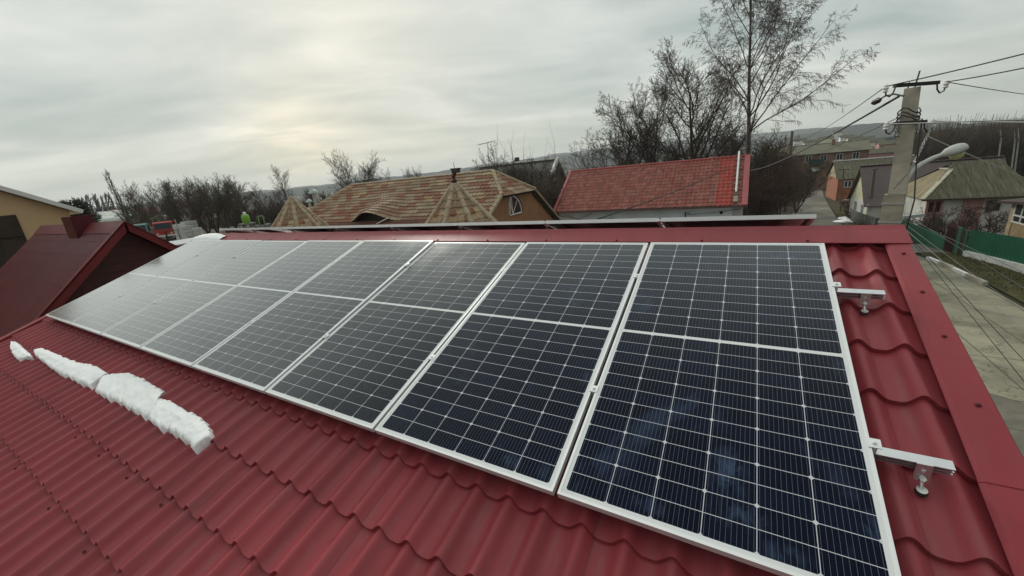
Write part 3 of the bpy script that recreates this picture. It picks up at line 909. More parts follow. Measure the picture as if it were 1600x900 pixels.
# ------------------------------------------------------------------ neighbours on the left
random.seed(21)
def roof_slab(mb, pts, th=.08):
    pts = [Vector(p) for p in pts]; n_ = (pts[1] - pts[0]).cross(pts[2] - pts[0]).normalized()
    if n_.z < 0: n_ = -n_
    mb.prism(pts, -n_ * th)
ob = thing('outbuilding', 'dark red outbuilding with a board gable and square chimney, left of the panels', 'outbuilding', (-16, 3.03, gz(-16, 3)))
gx, gx2, ry, rz, k_ = -11.0, U(64, 353, y=3.03).x, 3.03, 6.93, .93
mb = MB()
tile_slope(mb, (gx2, ry - 5.2, rz - 5.2 * k_), (1, 0, 0), (0, 1, k_), gx + .28 - gx2, 5.2 * math.hypot(1, k_), .183, .016, .35, .004, spp=4, sub=2)
tile_slope(mb, (gx + .28, ry + 5.0, rz - 5.0 * k_), (-1, 0, 0), (0, -1, k_), gx + .28 - gx2, 5.0 * math.hypot(1, k_), .183, .016, .35, .012, spp=3, sub=2)
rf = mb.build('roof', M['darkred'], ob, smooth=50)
mb = MB(); mb.prism([(gx2 - .05, ry - .2, rz - .2 * k_ + .03), (gx2 - .05, ry, rz + .06), (gx2 - .05, ry + .2, rz - .2 * k_ + .03), (gx2 - .05, ry, rz + .02)], (gx + .36 - gx2, 0, 0))
mb.build('ridge_cap', M['obtrim'], ob)
mb = MB()
for s_, ln in ((-1, 5.25), (1, 5.05)):
    d = Vector((0, s_, -k_)); nn = Vector((0, s_ * k_, 1)).normalized()
    b_ = Vector((gx + .28, ry, rz))
    a0 = b_ + nn * .03; 
    mb.prism([a0, a0 + d * ln, a0 + d * ln - nn * .13, a0 - Vector((0, 0, .18))], (.05, 0, 0))
    a1 = b_ + nn * .045 + Vector((-.08, 0, 0))
    mb.prism([a1, a1 + d * ln, a1 + d * ln - nn * .03, a1 - Vector((0, 0, .04))], (.13, 0, 0))
mb.build('barge_board', M['obtrim'], ob)
mb = MB()
z = .4
while z < rz - .15:
    hw = (rz - z - .11) / k_
    if hw > 4.6: hw = 4.6
    hw2 = min(4.6, (rz - z - .27) / k_)
    mb.prism([(gx, ry - hw, z), (gx, ry + hw, z), (gx, ry + max(.02, hw2), z + .155), (gx, ry - max(.02, hw2), z + .155)], (.018, 0, 0))
    z += .16
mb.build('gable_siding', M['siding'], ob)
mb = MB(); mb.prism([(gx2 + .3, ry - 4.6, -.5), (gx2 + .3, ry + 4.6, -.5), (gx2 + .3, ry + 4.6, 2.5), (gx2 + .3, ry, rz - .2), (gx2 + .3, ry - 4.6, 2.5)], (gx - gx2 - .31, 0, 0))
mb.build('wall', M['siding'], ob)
CHX = (-13.35, -12.7); CHY = (U(108, 338, x=-12.7).y, U(144, 336, x=-12.7).y); CHZ = U(125, 337, x=-12.7).z
mb = MB(); x0, x1, y0, y1, zt = CHX[0], CHX[1], CHY[0], CHY[1], CHZ
mb.box((x0, y0, 5.9), (x0 + .05, y1, zt)); mb.box((x1 - .05, y0, 5.9), (x1, y1, zt))
mb.box((x0 + .05, y0, 5.9), (x1 - .05, y0 + .05, zt)); mb.box((x0 + .05, y1 - .05, 5.9), (x1 - .05, y1, zt)); mb.box((x0 + .06, y0 + .06, 5.9), (x1 - .06, y1 - .06, zt - .12))
ch = mb.build('chimney', M['darkred'], ob)

bb = thing('barn', 'tall beige rendered building with a pale sloping eave and dark brown doorway, far left', 'building', (-30, 0, gz(-30, 0)))
X = -24.0; zc = lambda y: 8.32 - (y - 3.72) * .593
mb = MB(); mb.prism([(X, 5.23, 0), (X, 5.23, zc(5.23) - .05), (X, -6.0, zc(-6.0) - .05), (X, -13, zc(-6) - 4.2), (X, -13, 0)], (-14, 0, 0))
mb.build('wall', M['beige'], bb)
mb = MB(); d = Vector((0, -1, .593)).normalized(); nn = Vector((0, .593, 1)).normalized()
a = Vector((X + .25, 5.55, zc(5.55) - .02)); b = Vector((X + .25, -6.0, zc(-6.0) - .02))
mb.prism([a, b, b + nn * .16, a + nn * .16], (-14.5, 0, 0)); 
c = Vector((X + .25, -13.4, zc(-6) - 4.5)); mb.prism([b + Vector((0, -.01, 0)), c, c + Vector((0, 0, .18)), b + nn * .16 + Vector((0, -.01, 0))], (-14.5, 0, 0))
mb.build('roof', M['white'], bb)
mb = MB(); mb.box((X + .004, 2.3, 3.0), (X + .05, 3.82, 7.40)); dr = mb.build('door', M['brownboard'], bb)
mb = MB()
for z in (3.6, 5.1, 6.6): mb = MB(); mb.box((X + .052, 2.34, z), (X + .09, 3.78, z + .16)); mb.build('batten', M['brownboard'], dr)
mb = MB(); mb.box((X + .004, 2.0, 3.0), (X + .12, 2.29, 6.2)); mb.build('door_post', M['cream'], bb)

# ------------------------------------------------------------------ house with mottled tiles and turrets
th_ = thing('tiled_house', 'orange stucco house with a mottled tan tile roof, arched gable window and eyebrow opening', 'house', (-19, 22, 0))
RYT, RZT, KT = 22.0, 7.42, .65
xg, xr1, xr0 = -12.0, -13.75, -27.3
EY = 15.4; EYD = 18.15
sv = Vector((0, 1, KT)).normalized(); slen = math.hypot(1, KT)
upper_len = (RYT - EYD) * slen
exx = -21.2
def bumpf(u, v):
    x = X0T + u; t_ = (x - exx) / 2.35
    if abs(t_) >= 1: return 0
    f_ = (math.cos(math.pi * t_) * .5 + .5)
    return .74 * f_ * max(0, 1 - v / 3.3) ** 1.4
X0T = xr0 - (RYT - EYD)
def uL(v): return v / slen
def uRr(v):
    y = EYD + v / slen
    return (xg if y < 19.85 else xg - (y - 19.85) / (RYT - 19.85) * 1.75) - X0T
mb = MB()
tile_slope(mb, (X0T, EYD, RZT - (RYT - EYD) * KT), (1, 0, 0), sv, xg - X0T, upper_len, .30, .055, .345, .05, uL, uRr, 0, bumpf, spp=6, rp=1.2)
mb.build('roof', M['tilemix'], th_, smooth=50)
mb = MB(); X0T2 = xr0 - (RYT - EY)
tile_slope(mb, (X0T2, EY, RZT - (RYT - EY) * KT), (1, 0, 0), sv, xg - X0T2, (EYD - EY) * slen, .30, .045, .345, .03, lambda v: v / slen, lambda v: xg - X0T2, 0, None, spp=5, rp=1.2)
mb.build('lower_roof', M['browncap'], th_, smooth=50)
mb = MB(); BY = 28.6
tile_slope(mb, (xg, BY, RZT - (BY - RYT) * KT), (-1, 0, 0), (0, -1, KT), 22, (BY - RYT) * slen, .30, .045, .345, .03, lambda v: max(0, (v / slen - 4.4) / 2.15 * 1.75), lambda v: xg - xr0 + (BY - RYT) - v / slen, 0, None, spp=3)
tile_slope(mb, (xr0 - 6.6, BY, RZT - 6.6 * KT), (0, -1, 0), (1, 0, KT), 13.2, 6.6 * slen, .30, .045, .345, .03, lambda v: v / slen, lambda v: 13.2 - v / slen, 0, None, spp=3)
mb.build('far_roof_slope', M['tilemix'], th_, smooth=50)
# clipped gable roof over the arched window
mb = MB(); jz = RZT - 2.15 * KT
kk = (RZT - jz) / 1.75; jl = 1.75 * math.hypot(1, kk)
tile_slope(mb, (xg + .12, 19.75, jz - .12 * kk), (0, 1, 0), (-1, 0, kk), 4.5, jl * 1.07, .30, .045, .36, .03, lambda v: 2.25 * v / (jl * 1.07), lambda v: 4.5 - 2.25 * v / (jl * 1.07), spp=5)
mb.build('gable_roof', M['tilemix'], th_, smooth=50)
mb = MB()
def caps(a, b, r, mb, step=.36):
    a, b = Vector(a), Vector(b); n_ = max(1, int((b - a).length / step))
    for i in range(n_):
        p, q = a.lerp(b, i / n_), a.lerp(b, (i + 1.06) / n_)
        mb.tube([p, q], [r, r * .84], 8)
T_ = Vector((0, 0, .02))
caps((xr1, RYT, RZT), (xr0, RYT, RZT + .0), .11, mb)
caps((xg + .05, 19.8, jz), (xr1, RYT, RZT), .13, mb); caps((xg + .05, 24.2, jz), (xr1, RYT, RZT), .11, mb)
caps((xg - .02, EY, RZT - (RYT - EY) * KT), (xg, 19.85, jz), .13, mb); caps((xg, BY, RZT - 6.6 * KT), (xg, 24.15, jz), .10, mb)
caps((xr0 - 6.6, EY, RZT - 6.6 * KT), (xr0, RYT, RZT), .12, mb); caps((xr0 - 6.6, BY, RZT - 6.6 * KT), (xr0, RYT, RZT), .12, mb)
mb.build('hip_tiles', M['ridge_t'], th_, smooth=50)
gxw = xg - .22
mb = MB()
mb.prism([(gxw, 15.9, 0), (gxw, 28.1, 0), (gxw, 28.1, RZT - 6.1 * KT - .1), (gxw, 24.1, jz - .12), (gxw, 19.9, jz - .12), (gxw, 15.9, RZT - 6.1 * KT - .1)], (-20.9, 0, 0))
mb.build('wall', M['orange'], th_)
mb = MB()
mb.prism([(xg - .15, 24.2, jz - .06), (xg - .15, 28.6, RZT - 6.6 * KT - .06), (xg - .15, 28.6, RZT - 6.6 * KT - .34), (xg - .15, 24.2, jz - .34)], (.06, 0, 0))
mb.prism([(xg - .15, 19.8, jz - .06), (xg - .15, 24.2, jz - .06), (xg - .15, 24.2, jz - .2), (xg - .15, 19.8, jz - .2)], (.06, 0, 0))
mb.build('barge_board', M['brownboard'], th_)
# arched window
wy, wz, wr = 21.25, 4.72, 1.0
wn_ = thing('tmp', None, None)
bpy.data.objects.remove(wn_)
arc = [(wy + 1.15 * math.cos(a) * (1 if math.cos(a) > 0 else .30), wz + .0 + 1.12 * math.sin(a)) for a in [math.pi * i / 18 for i in range(19)]]
mb = MB(); mb.prism([(gxw + .003, y, z) for y, z in arc], (.03, 0, 0)); pane = mb.build('window', M['glass'], th_)
mb = MB()
for p, q in zip(arc, arc[1:] + arc[:1]): mb.bar((gxw + .04, *p), (gxw + .04, *q), .07, .09, (1, 0, 0))
c0 = (gxw + .04, wy, wz)
for i in (5, 9, 13): mb.bar(c0, (gxw + .04, *arc[i]), .04, .05, (1, 0, 0))
mb.build('frame', M['white'], pane)
mb = MB()
big = [(wy + .12 + (y - wy) * 1.18, wz - .03 + (z - wz) * 1.18) for y, z in arc]
mb.prism([(gxw + .001, y, z) for y, z in big], (.002, 0, 0)); mb.build('surround', M['dark'], pane)
# dark wall in the eyebrow opening
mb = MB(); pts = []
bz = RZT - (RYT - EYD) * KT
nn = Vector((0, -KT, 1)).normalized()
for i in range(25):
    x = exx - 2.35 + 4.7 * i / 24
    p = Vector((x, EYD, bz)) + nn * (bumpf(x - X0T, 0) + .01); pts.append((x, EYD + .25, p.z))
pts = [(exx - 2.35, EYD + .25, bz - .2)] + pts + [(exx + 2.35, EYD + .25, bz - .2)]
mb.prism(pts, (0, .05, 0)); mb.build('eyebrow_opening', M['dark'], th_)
mb = MB(); mb.bar(U(588, 350, y=EYD - .25), U(606, 340.5, y=EYD - .1), .10, .06); mb.build('white_plank', M['white'], th_)
mb = MB(); p = Vector((-17.45, 23.0, 7.0)); mb.box(p + Vector((-.22, -.22, 0)), p + Vector((.22, .22, .78))); mb.box(p + Vector((-.28, -.28, .78)), p + Vector((.28, .28, .86))); mb.tube([p + Vector((-.1, 0, .8)), p + Vector((-.1, 0, 1.25))], .02, 5)
mb.build('chimney', M['black'], th_)
# roof vents with conical caps
def vent(px, py, y, s_, zb):
    p = U(px, py, y=y); mb = MB()
    mb.tube([(p.x, p.y, zb), (p.x, p.y, p.z)], .11 * s_, 10)
    v = mb.build('vent_pipe', M['galv'], th_)
    mb = MB(); mb.lathe([(.30 * s_, -.02), (.31 * s_, .02), (.20 * s_, .16 * s_), (.04, .26 * s_)], p, 14); mb.build('vent_cap', simple('verdigris', (.30, .40, .38), .5, .15, 2), v)
vent(490, 302, 23.5, 1.5, 6.0); vent(483, 315.5, 20.5, .9, 5.2)
# two pointed turrets: eight sides, thick hip tiles
def turret(label, ax, ay, az, rb, ht, finial):
    tr = thing('turret', label, 'turret', (ax, ay, 0), 'turrets in front of the tiled house')
    n_ = 8; ph = math.radians(12)
    A = Vector((ax, ay, az)); base = [A + Vector((rb * math.cos(ph + 2 * math.pi * i / n_), rb * math.sin(ph + 2 * math.pi * i / n_), -ht)) for i in range(n_)]
    mb = MB()
    for i in range(n_):
        a, b = base[i], base[(i + 1) % n_]; mid = (a + b) / 2; w_ = (b - a).length; sl_ = (A - mid).length
        tile_slope(mb, a, b - a, A - mid, w_, sl_ * .985, .27, .05, .36, .03, lambda v, w=w_, s=sl_: w / 2 * v / s, lambda v, w=w_, s=sl_: w - w / 2 * v / s, spp=6)
    mb.build('roof', M['tilemix'], tr, smooth=50)
    mb = MB()
    for b in base: caps(b, A - (A - b).normalized() * .1, .13, mb, .40)
    mb.build('hip_tiles', M['ridge_t'], tr, smooth=50)
    mb = MB(); inner = [A + (b - A) * .88 for b in base]; mb.prism([(q.x, q.y, -.2) for q in inner], (0, 0, base[0].z + .35)); mb.build('wall', M['orange'], tr)
    mb = MB()
    if finial:
        mb.lathe([(.26, -.28), (.22, -.1), (.10, .02), (.13, .10), (.05, .2), (.09, .30), (.02, .45)], A, 12)
        mb.tube([A + Vector((.04, 0, .3)), A + Vector((.16, 0, .52))], [.07, .05], 6)
        mb.build('finial', simple('rusty_iron', (.06, .03, .025), .8, .4, 5), tr)
    else:
        mb.lathe([(.2, -.25), (.22, -.08), (.14, .06), (.02, .10)], A, 12); mb.build('cap', M['ridge_t'], tr)
p = U(710, 286, y=14); turret('pointed octagonal tiled turret with a dark iron finial, in front of the tiled roof', p.x, p.y, p.z, 2.9, 3.2, True)
p = U(455, 309, y=14.6); turret('pointed octagonal tiled turret with a plain cap, left end of the tiled roof', p.x, p.y, p.z, 2.9, 3.5, False)
# television aerial
p = U(762, 250, y=24); q = U(762, 223, y=24)
an = thing('antenna', 'thin television aerial on a mast above the tiled roof', 'aerial', (p.x, p.y, 6.8))
mb = MB(); mb.tube([(p.x, p.y, 6.8), q], .018, 5); mb.build('mast', M['black'], an)
mb = MB(); a, b = q + Vector((-.75, 0, -.05)), q + Vector((.3, .2, .06)); mb.tube([a, b], .014, 4)
for i in range(6): c = a.lerp(b, i / 5); mb.tube([c + Vector((-.05, -.25, 0)), c + Vector((.05, .25, 0))], .01, 4)
mb.build('boom', M['black'], an)

# ------------------------------------------------------------------ long house with the red tile roof
rh = thing('red_roofed_house', 'long white house with a red tile roof, brighter red at its right end', 'house', (-7, 36, 0))
ex0, ex1, ey, ez, ryy, rzz = -14.15, .46, 32.0, 3.55, 36.6, 6.76
sl2 = Vector((0, ryy - ey, rzz - ez)); L2 = sl2.length
mb = MB(); tile_slope(mb, (ex0, ey, ez), (1, 0, 0), sl2, -1.55 - ex0, L2, .30, .075, .40, .035, spp=6, rp=1.2); mb.build('roof', M['tilered'], rh, smooth=50)
mb = MB(); tile_slope(mb, (-1.55, ey, ez), (1, 0, 0), sl2, 1.1, L2, .30, .075, .40, .035, spp=6, rp=1.2); mb.build('new_tile_strip', M['tilebright'], rh, smooth=50)
mb = MB(); tile_slope(mb, (-.45, ey, ez), (1, 0, 0), sl2, .55, L2, .30, .075, .40, .035, spp=6, rp=1.2); mb.build('end_tile_strip', M['tilered'], rh, smooth=50)  # same red tiles as the main slope, right of the bright strip
mb = MB(); tile_slope(mb, (ex1, 2 * ryy - ey, ez), (-1, 0, 0), (0, -sl2.y, sl2.z), ex1 - ex0, L2, .30, .05, .40, .035, spp=3); mb.build('far_roof_slope', M['tilered'], rh, smooth=50)
pk = simple('pinkish_red_flashing', (.40, .10, .105), .5, .15)
mb = MB(); nn = Vector((0, -sl2.z, sl2.y)).normalized()
for x0, x1 in ((.1, ex1), (ex0 - .12, ex0 + .1)):
    mb = MB(); a = Vector((x0, ey - .05, ez - .03)); b = Vector((x0, ryy, rzz)); mb.prism([a + nn * .02, b + nn * .02, b + nn * .12, a + nn * .12], (x1 - x0, 0, 0))
    mb.build('verge_flashing', pk, rh)
mb = MB(); caps((ex0, ryy, rzz + .02), (ex1, ryy, rzz + .02), .13, mb, .4); mb.build('ridge_tiles', simple('red_ridge', (.30, .045, .04), .5, .2), rh, smooth=50)
mb = MB(); mb.prism([(ex0 + .3, ey + .4, -.5), (ex0 + .3, ey + .4, ez - .05), (ex0 + .3, ryy, rzz - .3), (ex0 + .3, 2 * ryy - ey - .4, ez - .05), (ex0 + .3, 2 * ryy - ey - .4, -.5)], (ex1 - ex0 - .55, 0, 0)); mb.build('wall', M['bluewhite'], rh)
mb = MB(); mb.box((ex1 - .9, ey + .37, -.5), (ex1 - .25, ey + .397, ez - .06)); mb.build('wall_end_strip', simple('grey_wash', (.48, .47, .47), .9, .1), rh)
mb = MB(); p = U(1127, 332, y=ey + .395); mb.lathe([(.12, -.03), (.12, .012), (.02, .013)], p, 12, (0, -1, 0)); mb.build('vent_hole', M['dark'], rh)
mb = MB(); p = U(1071, 331, y=ey + .36); mb.box((p.x - .04, p.y - .06, 2.2), (p.x + .04, p.y, p.z)); mb.bar((p.x, p.y - .03, p.z - .1), (p.x + .35, p.y - .2, p.z - .1), .04, .04); mb.build('wall_bracket', M['black'], rh)
mb = MB(); mb.bar((ex0, ey - .12, ez - .06), (ex1, ey - .12, ez - .06), .10, .08); mb.build('gutter', simple('brown_gutter', (.13, .06, .05), .6), rh)
ld = thing('roof_ladder', 'pale pole with cross brackets lying up the right end of the red tile roof', 'roof ladder', (-.3, ey, ez))
mb = MB(); a = Vector((-.3, ey, ez)) + sl2 * .07 + nn * .2; b = Vector((-.3, ey, ez)) + sl2 * 1.06 + nn * .25; mb.tube([a + sl2 * .15, b], .07, 8); mb.build('pole', M['white'], ld)
for i in range(8):
    mb = MB(); p = a.lerp(b, .12 + .105 * i) - nn * .07; mb.obox(p, (.24, 0, 0), sl2.normalized() * .035, nn * .03); mb.build('bracket', M['greywood'], ld)
mb = MB(); mb.obox(a + sl2 * .02 - nn * .05, (.14, 0, 0), sl2.normalized() * .3, nn * .07); mb.build('foot', M['conc'], ld)

# white-gabled house behind the thicket
wh = thing('gabled_house', 'grey house with white snowy roof edges behind the brown thicket', 'house', (-25, 50, 0))
mb = MB(); gx_ = -21.2; py_, pz_ = 50, 8.4
roof_slab(mb, [(gx_, py_, pz_), (gx_ - 14, py_, pz_), (gx_ - 14, py_ - 4, pz_ - 3.6), (gx_, py_ - 4, pz_ - 3.6)], .15)
roof_slab(mb, [(gx_, py_ + .01, pz_), (gx_ - 14, py_ + .01, pz_), (gx_ - 14, py_ + 4, pz_ - 3.6), (gx_, py_ + 4, pz_ - 3.6)], .15); mb.build('roof', M['greywood'], wh)
mb = MB(); mb.bar((gx_ + .05, py_, pz_ + .05), (gx_ + .05, py_ - 2.0, pz_ - 1.75), .3, .5); mb.bar((gx_ + .05, py_ + .05, pz_ + .05), (gx_ + .05, py_ + 3.2, pz_ - 2.83), .3, .34); mb.bar((gx_, py_, pz_ + .1), (gx_ - 12, py_, pz_ + .1), 1.0, .22); mb.build('barge_board', M['white'], wh)
mb = MB(); mb.prism([(gx_ - .35, py_ - 3.6, -1.5), (gx_ - .35, py_ + 3.6, -1.5), (gx_ - .35, py_ + 3.6, pz_ - 3.5), (gx_ - .35, py_, pz_ - .3), (gx_ - .35, py_ - 3.6, pz_ - 3.5)], (-13, 0, 0)); mb.build('wall', simple('grey_brown_render', (.16, .125, .10), .9), wh)
mb = MB(); mb.box((gx_ - .347, py_ - .6, 4.6), (gx_ - .3, py_ + .6, 6.0)); f_ = mb.build('window', simple('pale_curtain', (.35, .48, .52), .5), wh)
mb = MB(); mb.box((gx_ - .299, py_ - .04, 4.6), (gx_ - .27, py_ + .04, 6.0)); mb.build('mullion', M['white'], f_)
mb = MB(); mb.box((gx_ - 6.2, py_ - .3, pz_ + .1), (gx_ - 5.7, py_ + .2, pz_ + .75)); mb.build('chimney', M['black'], wh)

# ------------------------------------------------------------------ houses across the street
def gable_house(name, label, x0, x1, y0, y1, zb, ze, zr, axis, roofm, wallm, over=.35, wins=(), cat='house', period=0, chim=None, gabm=None, amp=.03, ridgem=None, step=0):
    """ridge runs along x ('x') or y ('y')"""
    h = thing(name, label, cat, ((x0 + x1) / 2, (y0 + y1) / 2, zb))
    T = (lambda a, b, c: Vector((a, b, c))) if axis == 'x' else (lambda a, b, c: Vector((b, a, c)))
    a0, a1, b0, b1 = (x0, x1, y0, y1) if axis == 'x' else (y0, y1, x0, x1)
    bm_ = (b0 + b1) / 2; kk = (zr - ze) / (bm_ - b0)
    mb = MB(); oa, ob_ = a0 - over, a1 + over
    for s_ in (0, 1):
        eb = b0 - over if s_ == 0 else b1 + over
        O2 = T(oa, eb, ze - over * kk); uu = T(1, 0, 0); vv = T(0, (bm_ - eb), zr - ze + over * kk)
        if period: tile_slope(mb, O2, uu, vv, ob_ - oa, vv.length, period, amp, step, .03 if step else 0, spp=5)
        else: roof_slab(mb, [O2, O2 + uu * (ob_ - oa), O2 + uu * (ob_ - oa) + vv, O2 + vv], .1)
    mb.build('roof', roofm, h, smooth=50)
    mb = MB(); mb.bar(T(oa, bm_, zr + .02), T(ob_, bm_, zr + .02), .34, .10); mb.build('ridge_cap', ridgem or roofm, h)
    mb = MB(); mb.prism([T(a0, b0, zb - 1), T(a0, b1, zb - 1), T(a0, b1, ze - .06), T(a0, bm_, zr - .16), T(a0, b0, ze - .06)], T(a1 - a0, 0, 0)); mb.build('wall', wallm, h)
    if gabm:
        mb = MB(); mb.prism([T(a0 - .03, b0 + .1, ze), T(a0 - .03, b1 - .1, ze), T(a0 - .03, bm_, zr - .25)], T(.027, 0, 0)); mb.build('gable_boarding', gabm, h)
    for (p, q, mt) in wins:
        mb = MB(); mb.box(p, q); wv_ = mb.build('window', mt, h)
        mb = MB(); P_, Q_ = Vector(p), Vector(q); c_ = (P_ + Q_) / 2; d_ = Q_ - P_
        if d_.x < d_.y:
            xx = P_.x - .02
            mb.box((xx - .03, P_.y - .07, P_.z - .07), (xx, P_.y, Q_.z + .07)); mb.box((xx - .03, Q_.y, P_.z - .07), (xx, Q_.y + .07, Q_.z + .07)); mb.box((xx - .03, P_.y, P_.z - .07), (xx, Q_.y, P_.z)); mb.box((xx - .03, P_.y, Q_.z), (xx, Q_.y, Q_.z + .07)); mb.box((xx - .025, c_.y - .03, P_.z), (xx - .003, c_.y + .03, Q_.z))
        else:
            yy = P_.y - .02
            mb.box((P_.x - .07, yy - .03, P_.z - .07), (P_.x, yy, Q_.z + .07)); mb.box((Q_.x, yy - .03, P_.z - .07), (Q_.x + .07, yy, Q_.z + .07)); mb.box((P_.x, yy - .03, P_.z - .07), (Q_.x, yy, P_.z)); mb.box((P_.x, yy - .03, Q_.z), (Q_.x, yy, Q_.z + .07)); mb.box((c_.x - .03, yy - .025, P_.z), (c_.x + .03, yy - .003, Q_.z))
        mb.build('frame', M['white'], wv_)
    if chim:
        for c_ in chim:
            c_ = Vector(c_); mb = MB(); mb.box(c_ + Vector((-.35, -.3, -1)), c_ + Vector((.35, .3, .7))); mb.box(c_ + Vector((-.42, -.37, .7)), c_ + Vector((.42, .37, .8))); mb.build('chimney', M['brick'], h)
    return h
# brown sheet roof, gable to the street
g0 = G(1337, 334)
YB = 60.0
def atY(px, py, y): return U(px, py, y=y)
a_, b_ = atY(1355, 319, YB), atY(1343, 260, YB + 4.6)
bh = gable_house('brown_roofed_house', 'white house with a plain brown sheet roof and cream gable, behind the concrete pole', 12.9, 24.0, YB + .4, YB + 8.8, gz(13, 62), a_.z + .1, b_.z, 'x', M['brownroof'], M['whitewash'], .4, [((12.87, YB + 2.0, a_.z - 1.4), (12.90, YB + 3.0, a_.z - .3), M['glass']), ((12.87, YB + 5.4, a_.z - 1.4), (12.90, YB + 6.4, a_.z - .3), M['glass']), ((15.2, YB + .37, a_.z - 1.5), (16.3, YB + .4, a_.z - .4), M['glass'])], gabm=M['cream'])
mb = MB()
mb.box((12.83, YB + .1, gz(13, 62) - .3), (12.895, YB + .75, a_.z)); mb.box((12.83, YB + 8.0, gz(13, 62) - .3), (12.895, YB + 8.6, a_.z)); mb.build('corner_pilaster', M['cream'], bh)
# orange brick house with grey slate roof
p1, p2 = atY(1303, 281, 88), atY(1303, 252, 93)
gable_house('brick_house', 'orange brick house with a pale slate roof and snow along its ridge', 14.4, 24.5, 88, 98, gz(15, 90) - .4, p1.z + .2, p2.z, 'x', M['slate'], M['brickorange'], .3, [((15.3, 87.96, p1.z - 1.3), (16.2, 88.0, p1.z - .35), M['glass'])], gabm=simple('tan_gable', (.36, .31, .19), .8), period=.2, ridgem=M['snow'])
# long brick block
p1, p2 = atY(1265, 240, 128), atY(1290, 224, 133)
bk = gable_house('apartment_block', 'long brick block with a grey-green hipped roof, brick chimneys and a teal balcony', 5.5, 26, 128, 139, gz(15, 130), p1.z, p2.z, 'x', simple('grey_green_slate', (.15, .145, .10), .9, .2, .5), M['brick'], .5, [((7.6 + i * 3.1, 127.95, p1.z - 2.0), (8.7 + i * 3.1, 128.0, p1.z - .7), M['glass']) for i in range(6)], cat='block', chim=[(10.5, 132.5, p2.z), (19.6, 132.2, p2.z)])
p = atY(1276, 249, 127.4); mb = MB(); mb.box((p.x - 1.4, 126.7, p.z - 1.4), (p.x + 1.4, 127.95, p.z)); mb.build('balcony', M['teal'], bk)
mb = MB(); mb.box((p.x - 1.2, 127.3, p.z - 2.9), (p.x + .9, 127.95, p.z - 1.9)); mb.build('balcony', M['white'], bk)

# big slate hipped roof
sh = thing('slate_roofed_house', 'whitewashed house with a big ribbed grey slate roof, behind the green fence', 'house', (18, 52, gz(18, 52)))
YS = 48.0
e0, e1_ = atY(1441, 313, YS), atY(1612, 309, YS)
r0_, r1_ = atY(1489, 254, YS + 4.5), atY(1562, 248, YS + 4.5)
ezs, rzs = (e0.z + e1_.z) / 2 + .1, (r0_.z + r1_.z) / 2
x0, x1, xa, xb = e0.x, e1_.x + .6, r0_.x, r1_.x
dep = 4.5
sv2 = Vector((0, dep, rzs - ezs)); Ls = sv2.length
mb = MB(); tile_slope(mb, (x0, YS, ezs), (1, 0, 0), sv2, x1 - x0, Ls, .21, .05, 0, 0, lambda v: (xa - x0) * v / Ls, lambda v: (x1 - x0) - (x1 - xb) * v / Ls, spp=7)
tile_slope(mb, (x1, YS + 2 * dep, ezs), (-1, 0, 0), (0, -dep, rzs - ezs), x1 - x0, Ls, .21, .05, 0, 0, lambda v: (x1 - xb) * v / Ls, lambda v: (x1 - x0) - (xa - x0) * v / Ls, spp=4)
sr = Vector((-(x1 - xb), 0, rzs - ezs)); Lr = sr.length
tile_slope(mb, (x1, YS, ezs), (0, 1, 0), sr, 2 * dep, Lr, .21, .05, 0, 0, lambda v: dep * v / Lr, lambda v: 2 * dep - dep * v / Lr, spp=4)
mb.build('roof', M['slate'], sh, smooth=50)
sr = Vector((xa - x0 - .35, 0, (rzs - ezs) * .8)); Lr = sr.length
mb = MB(); tile_slope(mb, (x0, YS + 2 * dep, ezs), (0, -1, 0), sr, 2 * dep, Lr, .21, .04, 0, 0, lambda v: dep * .8 * v / Lr, lambda v: 2 * dep - dep * .8 * v / Lr, spp=5)
mb.build('hip_slope', simple('tan_lit_slate', (.24, .20, .12), .9, .2, 1), sh, smooth=50)  # the lit look of this hip face is put into its tan colour
mb = MB(); zt = ezs + (rzs - ezs) * .8; mb.prism([(xa - .2, YS + dep - .95, zt - .1), (xa - .2, YS + dep + .95, zt - .1), (xa - .2, YS + dep, rzs - .05)], (.06, 0, 0)); mb.build('gablet', M['dark'], sh)
mb = MB(); mb.bar((x0, YS, ezs + .02), (xa - .3, YS + dep - .95, zt), .3, .1); mb.bar((xa - .4, YS + dep - 1.0, zt + .02), (xa - .4, YS + dep + 1.0, zt + .02), .3, .12); mb.build('hip_cap', simple('pale_cap', (.42, .40, .30), .8), sh)
zg = gz(17, 50)
mb = MB(); mb.box((x0 + .5, YS + .55, zg - 1), (x1 - .4, YS + 2 * dep - .5, ezs - .02)); mb.build('wall', M['whitewash'], sh)
mb = MB(); mb.box((x0 + .45, YS + .45, zg - .8), (x0 + 1.5, YS + .548, ezs - .03)); mb.box((x1 - 4.2, YS + .45, zg - .8), (x1 - 3.0, YS + .548, ezs - .03)); mb.build('pink_panel', M['pink'], sh)
for i, (a, b) in enumerate(((x0 + .62, x0 + .92), (x0 + 1.05, x0 + 1.35), (x0 + 4.1, x0 + 4.9), (x0 + 5.9, x0 + 6.6))):
    mb = MB(); mb.box((a, YS + .42, ezs - 1.15), (b, YS + .446, ezs - .3)); mb.build('window', M['maroon'] if i < 2 else M['glass'], sh)
mb = MB(); mb.bar((x0 - .05, YS - .05, ezs - .05), (x1, YS - .05, ezs - .05), .1, .12); mb.build('eave_board', M['brownboard'], sh)

